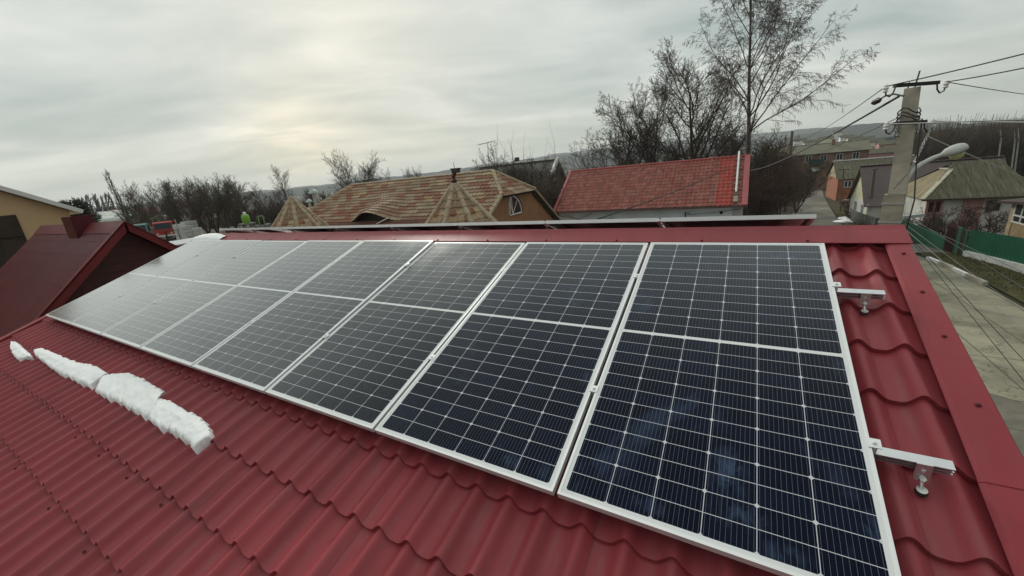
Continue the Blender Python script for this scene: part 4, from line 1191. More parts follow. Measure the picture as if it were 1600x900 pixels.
# small ochre brick house at the right edge
oh = thing('ochre_house', 'small ochre brick house with a white window and dark roof edge, at the right edge', 'house', (18, 36, gz(18, 36)))
XO = 15.6; ze_ = U(1575, 314, x=XO).z; ya = U(1574, 355, x=XO).y
mb = MB(); mb.box((XO, 28.5, -1), (XO + 7, ya, ze_)); mb.build('wall', M['ochre'], oh)
mb = MB(); roof_slab(mb, [(XO - .6, ya + .5, ze_ + .05), (XO - .6, 28, ze_ + .95), (XO + 7.5, 28, ze_ + 2.0), (XO + 7.5, ya + .5, ze_ + 1.1)], .14); mb.build('roof', M['brownboard'], oh)
wa, wb = U(1590, 318, x=XO), U(1588, 347, x=XO)
mb = MB(); mb.box((XO - .02, wa.y - 2.6, wb.z), (XO - .002, wa.y, wa.z)); wv_ = mb.build('window', M['glass'], oh)
mb = MB()
for zz_ in (wb.z - .06, wb.z + .32 * (wa.z - wb.z), wa.z - .02): mb.box((XO - .06, wa.y - 2.66, zz_), (XO - .021, wa.y + .06, zz_ + .09))
for yy in (wa.y - .03, wa.y - .85, wa.y - 1.7, wa.y - 2.63): mb.box((XO - .064, yy - .04, wb.z), (XO - .022, yy + .05, wa.z))
mb.build('frame', M['white'], wv_)
mb = MB(); mb.box((XO - .05, ya - .4, -1), (XO - .003, ya + .02, ze_ - .02)); mb.build('corner_quoin', simple('light_brick', (.46, .36, .22), .85, .2, 3), oh)

# ------------------------------------------------------------------ fences, gate, kerbs
def sheet_fence(label, pts, h0, h1, mat, base_h=0, cat='fence', period=.25, name='fence', basem=None):
    f_ = thing(name, label, cat, (pts[0][0], pts[0][1], gz(*pts[0])))
    mb = MB(); mb2 = MB(); mb3 = MB(); tot = sum((Vector(b) - Vector(a)).length for a, b in zip(pts, pts[1:])); run = 0
    for a, b in zip(pts, pts[1:]):
        A_, B_ = Vector(a), Vector(b); n_ = int((B_ - A_).length / (period / 4)); d = (B_ - A_).normalized(); nr = Vector((d.y, -d.x))
        vs_ = []; fs = []
        for i in range(n_ + 1):
            q = A_.lerp(B_, i / n_); off = .018 * (1 if i % 4 in (0, 1) else -1); q2 = q + nr * off; g_ = gz(q.x, q.y)
            t_ = (run + (q - A_).length) / tot; hh = h0 + (h1 - h0) * t_
            vs_ += [(q2.x, q2.y, g_ + base_h + .02), (q2.x, q2.y, g_ + hh), (q2.x + nr.x * -.004, q2.y + nr.y * -.004, g_ + hh), (q2.x + nr.x * -.004, q2.y + nr.y * -.004, g_ + base_h + .02)]
        for i in range(n_):
            for j_ in range(4): p = i * 4; fs.append((p + j_, p + 4 + j_, p + 4 + (j_ + 1) % 4, p + (j_ + 1) % 4))
        mb.add(vs_, fs)
        m_ = int((B_ - A_).length / 2.5) + 1
        for i in range(m_ + 1):
            q = A_.lerp(B_, i / m_); g_ = gz(q.x, q.y); t_ = (run + (q - A_).length) / tot
            mb2.box((q.x + .03, q.y - .03, g_ - .3), (q.x + .09, q.y + .03, g_ + h0 + (h1 - h0) * t_ - .03))
        if base_h:
            mm = int((B_ - A_).length / 1.6) + 1
            for i in range(mm):
                q, q3 = A_.lerp(B_, i / mm), A_.lerp(B_, (i + .985) / mm)
                mb3.bar((q.x - .02, q.y, gz(q.x, q.y) + base_h / 2 - .1), (q3.x - .02, q3.y, gz(q3.x, q3.y) + base_h / 2 - .1), .22, base_h + .2)
        run += (B_ - A_).length
    mb.build('sheet', mat, f_); mb2.build('posts', M['black'], f_)
    if base_h: mb3.build('base', basem or M['whitewash'], f_)
    return f_
sheet_fence('long green sheet fence on a white base by the right edge of the picture', [(12.45, 34.6), (12.62, 32.4), (12.95, 29.3), (13.4, 22), (13.7, 10)], 1.72, 1.78, M['green'], .42)
q0, q1 = G(1414, 356), G(1464, 373)
sheet_fence('shorter green sheet fence beyond the dark arched gate, below the slate roof', [(q0.x, q0.y), (q1.x, q1.y)], 1.65, 1.75, M['green'], 0)
gt = thing('gate', 'dark maroon arched gate between green fence sections', 'gate', (12.4, 38, gz(12.4, 38)))
for (ya_, yb_, m_, nm, arch, h) in ((q1.y - .12, 37.55, 'green', 'side_panel', 0, 1.75), (37.5, 36.0, 'maroon', 'leaf', .45, 1.75), (35.95, 35.45, 'green', 'side_panel', 0, 1.8), (35.4, 34.95, 'maroon', 'wicket_door', .2, 1.55), (34.92, 34.65, 'green', 'side_panel', 0, 1.7)):
    mb = MB(); xq = 12.35; n_ = 10; zb_ = gz(xq, ya_)
    pts = [(xq, ya_, zb_), (xq, yb_, zb_)] + [(xq, yb_ + (ya_ - yb_) * i / n_, zb_ + h + arch * math.sin(math.pi * i / n_)) for i in range(n_ + 1)]
    mb.prism(pts, (.06, 0, 0)); lf = mb.build(nm, M[m_], gt)
    if nm == 'leaf':
        mb = MB()
        for i in range(1, 6): yy = ya_ + (yb_ - ya_) * i / 6; mb.box((xq - .03, yy - .015, zb_ + .1), (xq - .002, yy + .015, zb_ + h))
        mb.build('bars', M['black'], lf)
sheet_fence('weathered grey board fence beside the brown roofed house', [(12.0, 62.5), (12.2, 56.0), (12.0, 52.5), (14.2, 51.6)], 1.5, 1.5, M['greywood'], 0, period=.16)

# kerb stones
random.seed(31)
ks = [(10.40, 33.2), (10.40, 31.4), (10.39, 29.7), (10.38, 28.0), (10.37, 26.3)]
for i in range(4):
    (xa_, ya_), (xb_, yb_) = ks[i], ks[i + 1]
    mb = MB(); a = Vector((xa_ + random.uniform(-.05, .05), ya_, gz(xa_, ya_) + .08)); b = Vector((xb_ + random.uniform(-.06, .06), yb_ + .12, gz(xb_, yb_) + .08))
    mb.bar(a, b, .17, .26)
    o = mb.build('kerb_stone', M['conc'] if i % 2 else M['whitewash'], loc=(xa_, ya_, gz(xa_, ya_)))
    tag(o, ['farthest pale kerb stone at the corner of the grass verge', 'second kerb stone from the far verge corner, greyer', 'third kerb stone from the far verge corner, pale', 'nearest kerb stone along the grass verge, slightly skewed'][i], 'kerb stone', 'kerb stones along the grass verge')
for nm, (pa, pb) in (('white painted kerb lying beside the shorter green fence', ((1416, 357), (1455, 374))), ('low white painted kerb across the driveway mouth', ((1417, 378), (1447, 375)))):
    a, b = G(*pa), G(*pb); mb = MB(); mb.bar(a + Vector((0, 0, .1)), b + Vector((0, 0, .1)), .22, .24); tag(mb.build('kerb_stone', M['white'], loc=a), nm, 'kerb stone')

# snow remnants on the far side of the street
random.seed(17)
for lab, px, py, rx, ry_ in (('small snow patch on the verge edge, farthest up the street', 1320, 312, 1.0, 2.6), ('thin snow patch just below the farthest verge snow', 1328, 321, .7, 1.3), ('broken snow patch on the grass before the grey board fence', 1330, 346, 1.4, 1.5), ('small snow spot beside the middle wooden pole', 1318, 342, .5, .9), ('snow heap at the foot of the grey fence beside the concrete pole', 1393, 360, 1.0, .9), ('small snow crust on the driveway edge by the fence', 1484, 388, .45, .3), ('snow scrap under the trees on the left of the street', 1216, 316, .9, 1.2), ('second snow scrap under the trees left of the street', 1200, 319, .7, .9)):
    c = G(px, py); mb = MB(); K = 26; vs_ = [(c.x, c.y, c.z + .16)]
    for ring, (f_, h) in enumerate(((.45, .15), (.8, .11), (1.0, -.02))):
        for i in range(K):
            a = 2 * math.pi * i / K; rr = f_ * (1 + .22 * math.sin(3 * a + px) + random.uniform(-.14, .14))
            x, y = c.x + rx * rr * math.cos(a), c.y + ry_ * rr * math.sin(a); vs_.append((x, y, gz(x, y) + .07 + h * random.uniform(.7, 1.2)))
    fs = [(0, 1 + i, 1 + (i + 1) % K) for i in range(K)]
    for r in range(2):
        for i in range(K): p, q = 1 + r * K + i, 1 + r * K + (i + 1) % K; fs.append((p, p + K, q + K, q))
    mb.add(vs_, fs); tag(mb.build('snow_patch', M['snow'], smooth=70, loc=c), lab, 'snow', 'snow remnants on the ground')

# ------------------------------------------------------------------ concrete utility pole with lamp and wires
random.seed(41)
PD = 6.35
pt = DEP(1426, 137, PD); pj = DEP(1402, 303, PD)
px_, py_ = pj.x, pj.y
zt_, zj_ = pt.z, pj.z
pole = thing('utility_pole', 'weathered concrete utility pole with two crossarms, strapped to a thicker stub', 'utility pole', (px_, py_, 0))
def sq_taper(mb, x, y, z0, z1, w0, w1, d0, d1, lean=(0, 0)):
    vs_ = []
    for z, w_, d_, l_ in ((z0, w0, d0, 0), (z1, w1, d1, 1)):
        for sx, sy in ((-1, -1), (1, -1), (1, 1), (-1, 1)):
            vs_.append((x + lean[0] * l_ + .94 * sx * w_ / 2 + .34 * sy * d_ / 2, y + lean[1] * l_ - .34 * sx * w_ / 2 + .94 * sy * d_ / 2, z))
    mb.add(vs_, [(3, 2, 1, 0), (4, 5, 6, 7), (0, 1, 5, 4), (1, 2, 6, 5), (2, 3, 7, 6), (3, 0, 4, 7)])
ln = (pt.x - pj.x, pt.y - pj.y)
mb = MB(); sq_taper(mb, px_, py_, zj_, zt_, .215, .185, .11, .10, ln); mb.build('shaft', M['conc'], pole)
mb = MB(); sq_taper(mb, px_ - .02, py_ + .02, -.5, zj_ - .004, .285, .25, .20, .17); st = mb.build('stub', M['conc'], pole)
for z in (zj_ - .15, zj_ - .45, zj_ - .9):
    mb = MB(); w_ = .255 + .05 * (zj_ - z) / zj_; q_ = Vector((px_ - .02, py_ + .02, z)); mb.obox(q_, Vector((.94, -.34, 0)) * (w_ / 2 + .008), Vector((.34, .94, 0)) * (w_ * .36 + .008), (0, 0, .011)); mb.build('strap', M['galv'], st)
def ax_at(z): 
    t_ = (z - zj_) / (zt_ - zj_); return Vector((px_ + ln[0] * t_, py_ + ln[1] * t_, z))
mb = MB(); a = ax_at(zt_); mb.tube([a + Vector((.02, 0, -.05)), a + Vector((.05, 0, .24))], .011, 6); mb.tube([a + Vector((-.06, 0, -.05)), a + Vector((-.05, 0, .09))], .009, 6); mb.build('top_pins', M['black'], pole)
ri = Vector((R0.x, R0.y, 0)).normalized()            # crossarms lie about square to the view
def at_depth(px, py, dep): return DEP(px, py, dep)
CA = {}
for nm, (lx, ly), (rx_, ry2), lz in (('up', (1398, 134), (1466, 129), 0), ('lo', (1398, 193), (1446, 190), 0)):
    a, b = DEP(lx, ly, PD - .16), DEP(rx_, ry2, PD - .12)
    mb = MB(); mb.bar(a, b, .06, .05); arm = mb.build('crossarm', M['black'], pole); CA[nm] = (a, b)
    for end, sgn in ((a, -1), (b, 1)):
        d = (b - a).normalized() * sgn
        hook = [end - d * .02, end + Vector((0, 0, -.10)) + d * .005, end + Vector((0, 0, -.155)) + d * .06, end + Vector((0, 0, -.13)) + d * .125, end + Vector((0, 0, -.03)) + d * .145]
        mb = MB(); mb.tube(hook, .011, 6); hk = mb.build('hook', M['black'], arm)
        mb = MB(); mb.lathe([(.018, -.06), (.036, -.045), (.024, -.02), (.040, 0), (.026, .025), (.030, .04), (.012, .055)], hook[-1], 12); mb.build('insulator', M['porcelain'], arm)
INS = {}
for nm in CA:
    a, b = CA[nm]; d = (b - a).normalized()
    INS[nm + 'L'] = a - d * .145 + Vector((0, 0, 0)); INS[nm + 'R'] = b + d * .145
# wire wraps round the shaft
mb = MB()
for zc_ in (zt_ - .42, zt_ - .36, zt_ - .47):
    pts = []
    for i in range(15):
        a = 2 * math.pi * i / 14 + zc_ * 9; q = ax_at(zc_ + .05 * math.sin(2 * a) + random.uniform(-.012, .012)); pts.append(q + Vector((math.cos(a) * .135, math.sin(a) * .135, 0)))
    mb.tube(pts, .010, 5)
for s_ in (-1, 1):
    pts = [ax_at(zt_ - .45) + ri * s_ * .12]
    for i in range(12): pts.append(ax_at(zt_ - .5 - i * .02) + ri * s_ * (.14 + .05 * math.sin(i * 2.1)) + Vector((0, 0, .05 * math.cos(i * 2.1))))
    mb.tube(pts, .006, 5)
mb.build('wire_wrap', M['cable'], pole)
mb = MB(); pts = [ax_at(zt_ - .5) + ri * .10 - Vector((R2.x, R2.y, 0)) * .13, ax_at(zj_ + .4) + ri * .125 - Vector((R2.x, R2.y, 0)) * .12, Vector((px_, py_, zj_ - .1)) + ri * .10 - Vector((R2.x, R2.y, 0)) * .2, Vector((px_, py_, zj_ - .9)) + ri * .02 - Vector((R2.x, R2.y, 0)) * .22, Vector((px_, py_, .3)) - Vector((R2.x, R2.y, 0)) * .24]
mb.tube(pts, .009, 6); mb.build('down_cable', M['cable'], pole)
mb = MB(); a = DEP(1396, 296, PD - .17); mb.tube([a, DEP(1418, 272, PD - .2)], .006, 4); mb.build('tie_wire', M['black'], pole)
mb = MB(); mb.bar(DEP(1410, 340, PD + .1), DEP(1443, 336, PD + .1), .05, .05); brk = mb.build('side_bracket', M['galv'], pole)
# lamp
lamp = thing('street_lamp', 'pale grey street lamp on a curved arm fixed to the concrete pole, yellowed lens', 'street lamp', (px_ + .15, py_, zj_))
LP = [(1411, 306), (1414, 290), (1419, 277), (1427, 266), (1440, 256), (1458, 247), (1476, 240.5)]
mb = MB(); pts = [DEP(x, y, PD - .02 - .02 * i) for i, (x, y) in enumerate(LP)]; mb.tube(pts, .034, 10); mb.build('arm', M['lampgrey'], lamp, smooth=50)
h0_, h1_ = DEP(1471, 243, PD - .14), DEP(1508, 229, PD - .2)
ax_ = (h1_ - h0_).normalized(); sd = ax_.cross(Vector((0, 0, 1))).normalized(); up_ = sd.cross(ax_)
mb = MB(); sec = [(0, .035, .035), (.06, .06, .055), (.14, .095, .08), (.24, .11, .09), (.34, .105, .085), (.41, .085, .07), (.44, .03, .03)]
Lh = (h1_ - h0_).length; vs_ = []; fs = []; K = 14
for d_, w_, hh in sec:
    c = h0_ + ax_ * (d_ / .44 * Lh)
    for i in range(K):
        a = 2 * math.pi * i / K; vs_.append(c + sd * w_ * math.cos(a) + up_ * (hh * math.sin(a) if math.sin(a) > 0 else hh * .75 * math.sin(a)))
for r in range(len(sec) - 1):
    for i in range(K): fs.append((r * K + i, r * K + (i + 1) % K, (r + 1) * K + (i + 1) % K, (r + 1) * K + i))
fs.append(tuple(range(K))[::-1]); fs.append(tuple(range((len(sec) - 1) * K, len(sec) * K)))
mb.add(vs_, fs); mb.build('lamp_head', M['lampgrey'], lamp, smooth=60)
mb = MB(); c = h0_ + ax_ * Lh * .62 - up_ * .055; mb.lathe([(.085, .0), (.085, .03), (.07, .07), (.035, .09), (.002, .095)], c, 14, -up_); mb.build('lens', M['lens'], lamp, smooth=60)

def sag(a, b, s_, n_=14):
    a, b = Vector(a), Vector(b)
    return [a.lerp(b, i / n_) - Vector((0, 0, 4 * s_ * (i / n_) * (1 - i / n_))) for i in range(n_ + 1)]
def cable(label, pts, r, mat, name='overhead_wire', group='overhead wires at the concrete pole'):
    mb = MB(); mb.tube(pts, r, 5); o = mb.build(name, mat, loc=pts[0]); return tag(o, label, 'wire', group)
def beyond(a, px, py, dep, ext=1.8):       # a far end point so that the wire leaves the picture at (px, py)
    b = DEP(px, py, dep); return a + (b - a) * ext
cable('upper dark wire rising from the left insulator past the pole top to the right', sag(INS['upL'], beyond(INS['upL'], 1600, 73, 5.2, 4), .12, 30), .0085, M['cable'])
cable('dark wire from the upper right insulator to the right, second from the top', sag(INS['upR'], beyond(INS['upR'], 1600, 97, 5.2, 4), .10, 30), .0085, M['cable'])
cable('thin dark wire sloping gently down to the right from the upper right insulator', sag(INS['upR'], beyond(INS['upR'], 1600, 141, 8.5, 4), .1, 24), .007, M['cable'])
cable('pale wire from the lower left insulator, passing before the pole to the right', sag(INS['loL'], beyond(INS['loL'], 1600, 183, 5.0, 3), .03, 24), .009, M['wire'])
cable('pale wire from the lower right insulator running level to the right', sag(INS['loR'], beyond(INS['loR'], 1600, 187.5, 5.2, 3), .03, 24), .009, M['wire'])
tw = []; a, b = INS['loR'] + Vector((0, 0, .02)), DEP(1421, 268, PD - .02)
mb = MB()
for ph in (0, math.pi):
    pts = []
    for i in range(40):
        t_ = i / 39; d_ = (b - a).normalized(); s1 = d_.orthogonal().normalized(); s2 = d_.cross(s1)
        pts.append(a.lerp(b, t_) - Vector((0, 0, .05 * math.sin(math.pi * t_))) + (s1 * math.cos(t_ * 42 + ph) + s2 * math.sin(t_ * 42 + ph)) * .012)
    mb.tube(pts, .008, 5)
tag(mb.build('twisted_cable', M['wire'], loc=a), 'pale twisted cable from the lower right insulator down to the lamp arm', 'wire', 'overhead wires at the concrete pole')
a = DEP(1447, 212, PD - .02); cable('pale wire crossing behind the lamp head, sloping down to the right edge', sag(a, beyond(a, 1600, 274, 9.5, 2.5), .05, 20), .0085, M['wire'])
jl_ = U(1172, 266, y=34.5)
a = DEP(1404, 151, PD - .15); cable('thick black cable from the pole down to the far red roofed house', sag(a, jl_, .25, 24), .020, M['cable'])
mid = a.lerp(jl_, .02)
a2 = DEP(1412, 150, PD - .15); cable('second black cable joining the thick cable at a splice left of the pole', [a2, DEP(1398, 147, PD), DEP(1383, 150, PD + .15), DEP(1371, 157.5, PD + .35)], .014, M['cable'])
s0 = a.lerp(jl_, .02); mb = MB(); q0_, q1_ = DEP(1376, 155, PD + .25), DEP(1363, 161.5, PD + .5); mb.tube([q0_, q0_.lerp(q1_, .3), q0_.lerp(q1_, .7), q1_], [.02, .05, .05, .02], 8)
tag(mb.build('splice', M['black'], loc=q0_), 'black cable splice on the thick cable just left of the pole', 'cable splice')
cable('thin wire from the left insulator running up the street to the far wooden pole', sag(INS['upL'], U(1238, 207, y=72), .8, 24), .008, M['cable'])
cable('thin wire from the wrapped shaft up the street, just below the thick cable', sag(ax_at(zt_ - .42) - ri * .1, U(1233, 240, y=72), .6, 24), .008, M['cable'])
a = U(1150, 257, y=34.3); cable('black cable sagging from the right end of the red tile roof to behind the ridge', sag(a, U(905, 352, y=9.5), .15, 24), .022, M['cable'])
a = U(1156, 326, y=32.2); cable('thin cable on the pale wall between its bracket and the right corner', sag(U(1076, 335, y=32.2), a, .06, 8), .02, M['cable'], group='cables on the pale wall')
mb_l = [((867, 336), (905, 342), (925, 333)), ((880, 334), (915, 347), (960, 340))]
for i, q in enumerate(mb_l):
    cable(['short drooping cable at the left end of the pale wall, upper', 'short drooping cable at the left end of the pale wall, lower'][i], [U(x, y, y=32.3) for x, y in q], .016, M['cable'], group='cables on the pale wall')
low = [((1415, 340), (1600, 424), 7.0), ((1424, 340), (1600, 448), 6.3), ((1413, 349), (1600, 484), 5.6), ((1412, 356), (1600, 513), 5.2), ((1414, 362), (1600, 560), 4.6), ((1416, 366), (1600, 592), 4.2)]
for i, (s_, e_, dp) in enumerate(low):
    a = DEP(*s_, PD + .05); cable('low pale wire over the right pavement, %s' % ['topmost of the six at the right edge', 'second from the top at the right edge', 'third from the top at the right edge', 'fourth from the top at the right edge', 'fifth from the top at the right edge', 'lowest of the six at the right edge'][i], sag(a, beyond(a, *e_, dp, 2.0), .02, 16), .0042, M['wire'] if i < 4 else M['cable'], group='low wires over the pavement')

def timber_pole(label, base, top, r, cross=None, group='poles up the street'):
    p = thing('street_pole', label, 'utility pole', base, group)
    mb = MB(); mb.tube([base - Vector((0, 0, .5)), top], [r, r * .75], 8); mb.build('post', M['oldwood'], p, smooth=60)
    if cross:
        mb = MB(); mb.bar(top + Vector((-cross, -.1, -.1)), top + Vector((cross, .1, -.1)), .12, .12); mb.build('crossarm', M['oldwood'], p)
    return p
def pole_at(bx, by, tx, ty): 
    b = G(bx, by); return b, U(tx, ty, y=b.y)
b, t_ = pole_at(1313, 331, 1318.5, 264); timber_pole('slim pale pole with a short crossarm on the snowy verge', b, t_, .11, .62)
b, t_ = pole_at(1356, 349, 1367, 263); timber_pole('broader grey pole in front of the brown sheet roof', b, t_, .20, .3)
b = Vector((U(1230, 290, y=74).x, 74, gz(8, 74))); timber_pole('tall dark pole with a brace rising from the roadside trees', b, U(1238, 205, y=74), .24)

# ------------------------------------------------------------------ trees
def rv(): return Vector((random.uniform(-1, 1), random.uniform(-1, 1), random.uniform(-1, 1)))
def grow(mbs, p, d, ln_, r, lv, P):
    """mbs: [trunk, crown]; P: dict of per-level settings"""
    nseg = P['seg'][lv]; pts = [p.copy()]; q = p.copy(); d = d.normalized()
    kids = []
    for i in range(nseg):
        d = (d + rv() * P['wob'][lv] + Vector((0, 0, P['trop'][lv]))).normalized()
        q = q + d * (ln_ / nseg); pts.append(q.copy())
        if lv < P['lv'] and (i + 1) / nseg > P['bare'][lv]:
            kids.append((q.copy(), d.copy(), (i + 1) / nseg))
    rad_ = [r * (1 - (1 - P['tip'][lv]) * i / nseg) for i in range(nseg + 1)]
    mbs[0 if lv == 0 else 1].tube(pts, rad_, P['n'][lv], cap=False)
    if lv < P['lv']:
        for q, dd, f_ in kids:
            m_ = P['kids'][lv]; m_ = int(m_) + (1 if random.random() < m_ - int(m_) else 0)
            for _ in range(m_):
                ax = rv().cross(dd)
                if ax.length < 1e-3: continue
                a = math.radians(random.gauss(P['ang'][lv], 9)); nd = Matrix.Rotation(a, 3, ax.normalized()) @ dd
                if lv == 0 and nd.z < .05: nd.z = abs(nd.z) + .1
                shape = P['shape'](f_) if lv == 0 else (1 - .55 * f_)
                grow(mbs, q, nd, ln_ * P['ratio'][lv] * shape * random.uniform(.7, 1.15), max(P['rmin'], r * (1 - (1 - P['tip'][lv]) * f_) * P['rr'][lv]), lv + 1, P)
def tree(name, label, base, height, P, r, bark, twig, group=None, lean=(0, 0, 1), stems=1, spread=.5, cat='tree'):
    t_ = thing(name, label, cat, base, group)
    mbs = [MB(), MB()]
    for s_ in range(stems):
        d = Vector(lean) + (Vector((random.uniform(-1, 1), random.uniform(-1, 1), 0)) * spread if stems > 1 else Vector((0, 0, 0)))
        grow(mbs, Vector(base) - Vector((0, 0, .2)), d, height * random.uniform(.82, 1.0) if stems > 1 else height, r, 0, P)
    mbs[0].build('trunk', bark, t_, smooth=70); mbs[1].build('crown', twig, t_)
    return t_
def PP(**k):
    d = dict(lv=3, seg=[12, 6, 4, 3], wob=[.06, .16, .22, .25], trop=[.02, .05, .03, 0], bare=[.25, .2, .15, 0], kids=[2.2, 2.0, 2.4, 0], ang=[48, 42, 40, 0],
             ratio=[.42, .48, .5, 0], rr=[.45, .5, .5, 0], tip=[.18, .3, .4, .4], n=[8, 5, 3, 3], rmin=.006, shape=lambda f_: 1.15 - .75 * f_)
    d.update(k); return d
random.seed(101)
# birch
birch_bark = MT('birch_bark'); o_ = birch_bark.obj()
sp_ = birch_bark.n('ShaderNodeSeparateXYZ'); birch_bark.l(o_, sp_.inputs[0])
lowd = birch_bark.n('ShaderNodeMapRange'); birch_bark.l(sp_.outputs[2], lowd.inputs[0]); lowd.inputs[1].default_value = 7.0; lowd.inputs[2].default_value = 13.0
nzb = birch_bark.ramp(birch_bark.noise(o_, 3.5, 5, .7), [(.42, (.05, .045, .04)), (.58, (.36, .35, .32))])
birch_bark.col(birch_bark.mix(birch_bark.math('SUBTRACT', 1.0, birch_bark.math('MULTIPLY', lowd.outputs[0], .6)), nzb, (.055, .045, .038))); birch_bark.set(Roughness=.9)
M['birch'] = birch_bark.m
bx = U(1170, 250, y=44)
birch = tree('birch_tree', 'tall bare birch with drooping twigs, rising above the right end of the red tile roof', (bx.x, 44, gz(bx.x, 44)), 25.5,
     PP(lv=4, seg=[20, 9, 5, 4, 3], wob=[.04, .17, .24, .25, .2], trop=[.03, .06, -.02, -.16, -.4], bare=[.37, .2, .15, .1, 0], kids=[2.3, 2.0, 2.0, 1.9, 0], ang=[44, 38, 42, 40, 0],
        ratio=[.36, .40, .46, .62, 0], rr=[.42, .5, .5, .6, 0], tip=[.12, .25, .4, .5, .6], n=[8, 5, 4, 3, 3], rmin=.009, shape=lambda f_: 1.30 - .80 * f_), .24, M['birch'], M['twig'], lean=(-.03, 0, 1))
# walnut-like trees
WAL = dict(lv=4, seg=[9, 7, 5, 3, 2], wob=[.08, .2, .26, .3, .3], trop=[.03, .07, .06, .06, .05], bare=[.22, .2, .15, .1, 0], kids=[2.8, 2.1, 1.9, 1.7, 0], ang=[50, 44, 44, 42, 0], ratio=[.62, .56, .52, .5, 0], rr=[.62, .6, .55, .6, 0], tip=[.3, .35, .4, .5, .6], n=[8, 5, 4, 3, 3], rmin=.013, shape=lambda f_: 1.15 - .6 * f_)
def tp(px, y, topy): b = U(px, 250, y=y); t_ = U(px, topy, y=y); return (b.x, y, gz(b.x, y)), t_.z - gz(b.x, y)
for px, y, ty, lab, r in ((1092, 50, 92, 'tall dark bare tree left of the birch, behind the red tile roof', .26), (1022, 52, 140, 'bare spreading tree in the middle of the group behind the red tile roof', .22), (972, 50, 168, 'low bare tree at the left of the group behind the red tile roof, leaning trunk', .2), (1132, 54, 190, 'thin bare tree hidden partly by the birch trunk', .14)):
    b, h = tp(px, y, ty)
    tree('bare_tree', lab, b, h * .84, PP(**WAL), r, M['bark'], M['twigdark'], 'bare trees behind the red tile roof', lean=(random.uniform(-.1, .1), 0, 1))
SHR = dict(lv=3, seg=[7, 5, 3, 2], wob=[.10, .2, .25, .3], trop=[.05, .06, .06, .05], bare=[.2, .15, .1, 0], kids=[2.2, 2.0, 1.9, 0], ang=[36, 40, 42, 0], ratio=[.48, .52, .5, 0], rr=[.5, .55, .6, 0], tip=[.2, .35, .4, .5], n=[6, 4, 3, 3], rmin=.015, shape=lambda f_: 1.1 - .5 * f_)
# roadside trees, left of the street
for px, y, ty, lab, st in ((1200, 54, 232, 'dense brown bare tree on the left roadside, beside the red house', 5), (1226, 62, 250, 'dense brown bare tree leaning over the road', 5), (1252, 72, 258, 'farther brown bare tree at the road bend', 4), (1190, 48, 268, 'low dark bare bush beside the pale house corner', 5)):
    b, h = tp(px, y, ty)
    tree('roadside_tree', lab, b, h, PP(**{**SHR, 'kids': [3.0, 2.6, 2.3, 0], 'ang': [48, 46, 44, 0], 'rmin': .017}), .10, M['bark'], M['twigred'] if st == 5 else M['twigdark'], 'bare trees on the left roadside', stems=st + 1, spread=.45)
# behind the tiled house
for px, y, ty, lab, st, tw in ((442, 44, 246, 'slender bare tree above the left turret', 2, 'twigdark'), (545, 46, 236, 'round bushy bare tree above the left end of the tiled ridge', 8, 'twigdark'), (590, 52, 254, 'smaller bare bush right of the round bushy tree', 5, 'twigdark'), (648, 70, 259, 'small round bare tree on the skyline above the tiled ridge', 6, 'twig'), (752, 44, 226, 'bare tree beside the television aerial', 3, 'twigdark'), (500, 56, 300, 'dark bush mass behind the left roof hip', 7, 'twigdark'), (470, 60, 296, 'dark bush right of the slender tree', 7, 'twigdark'), (420, 62, 297, 'dark bush left of the slender tree', 7, 'twigdark'), (395, 58, 291, 'brown bush above the lime green barrels', 7, 'twigred')):
    b, h = tp(px, y, ty)
    tree('bare_tree', lab, b, h * .86, PP(**SHR), .11 if st < 6 else .07, M['bark'], M[tw], 'bare trees behind the tiled house', stems=st, spread=.5 if st > 4 else .25)
SAP = dict(lv=1, seg=[8, 3], wob=[.05, .1], trop=[.03, .1], bare=[.4, 0], kids=[.8, 0], ang=[22, 0], ratio=[.2, 0], rr=[.5, 0], tip=[.25, .5], n=[5, 3], rmin=.012, shape=lambda f_: 1)
for i, (px, y, ty) in enumerate(((768, 40, 224), (776, 41, 228), (789, 40, 230), (800, 42, 222), (806, 40, 232), (815, 42, 230), (829, 41, 236), (847, 44, 240), (868, 42, 218))):
    b, h = tp(px, y, ty)
    tree('sapling', ['thin sapling nearest the aerial', 'second thin sapling right of the aerial', 'third thin sapling right of the aerial', 'tallest thin sapling in the row above the tiled hip', 'fifth thin sapling right of the aerial', 'sixth thin sapling right of the aerial', 'thin sapling left of the black chimney of the grey house', 'thin sapling before the snowy white roof edge', 'lone thin sapling above the white gable apex'][i], b, h, PP(**SAP), .05, M['bark'], M['twig'], 'saplings above the tiled house', cat='sapling')
for i, (px, y, ty) in enumerate(((782, 37, 270), (800, 38, 268), (818, 38, 270), (835, 39, 268), (850, 39, 280), (866, 38, 305), (842, 33, 292), (858, 34, 300))):
    b, h = tp(px, y, ty)
    tree('thicket_bush', ['brown thicket bush at the left, behind the tiled hip', 'brown thicket bush, second from the left', 'brown thicket bush, third from the left', 'brown thicket bush below the snowy roof edge', 'brown thicket bush left of the white gable', 'brown thicket bush under the white gable', 'lower brown bush beside the orange gable', 'pale stemmed low bush left of the red roof edge'][i], b, h, PP(**{**SHR, 'kids': [2.2, 2.2, 1.6, 0]}), .06, M['bark'], M['twig'], 'thicket between the tiled house and the red roof', stems=8, spread=.35, cat='bush')
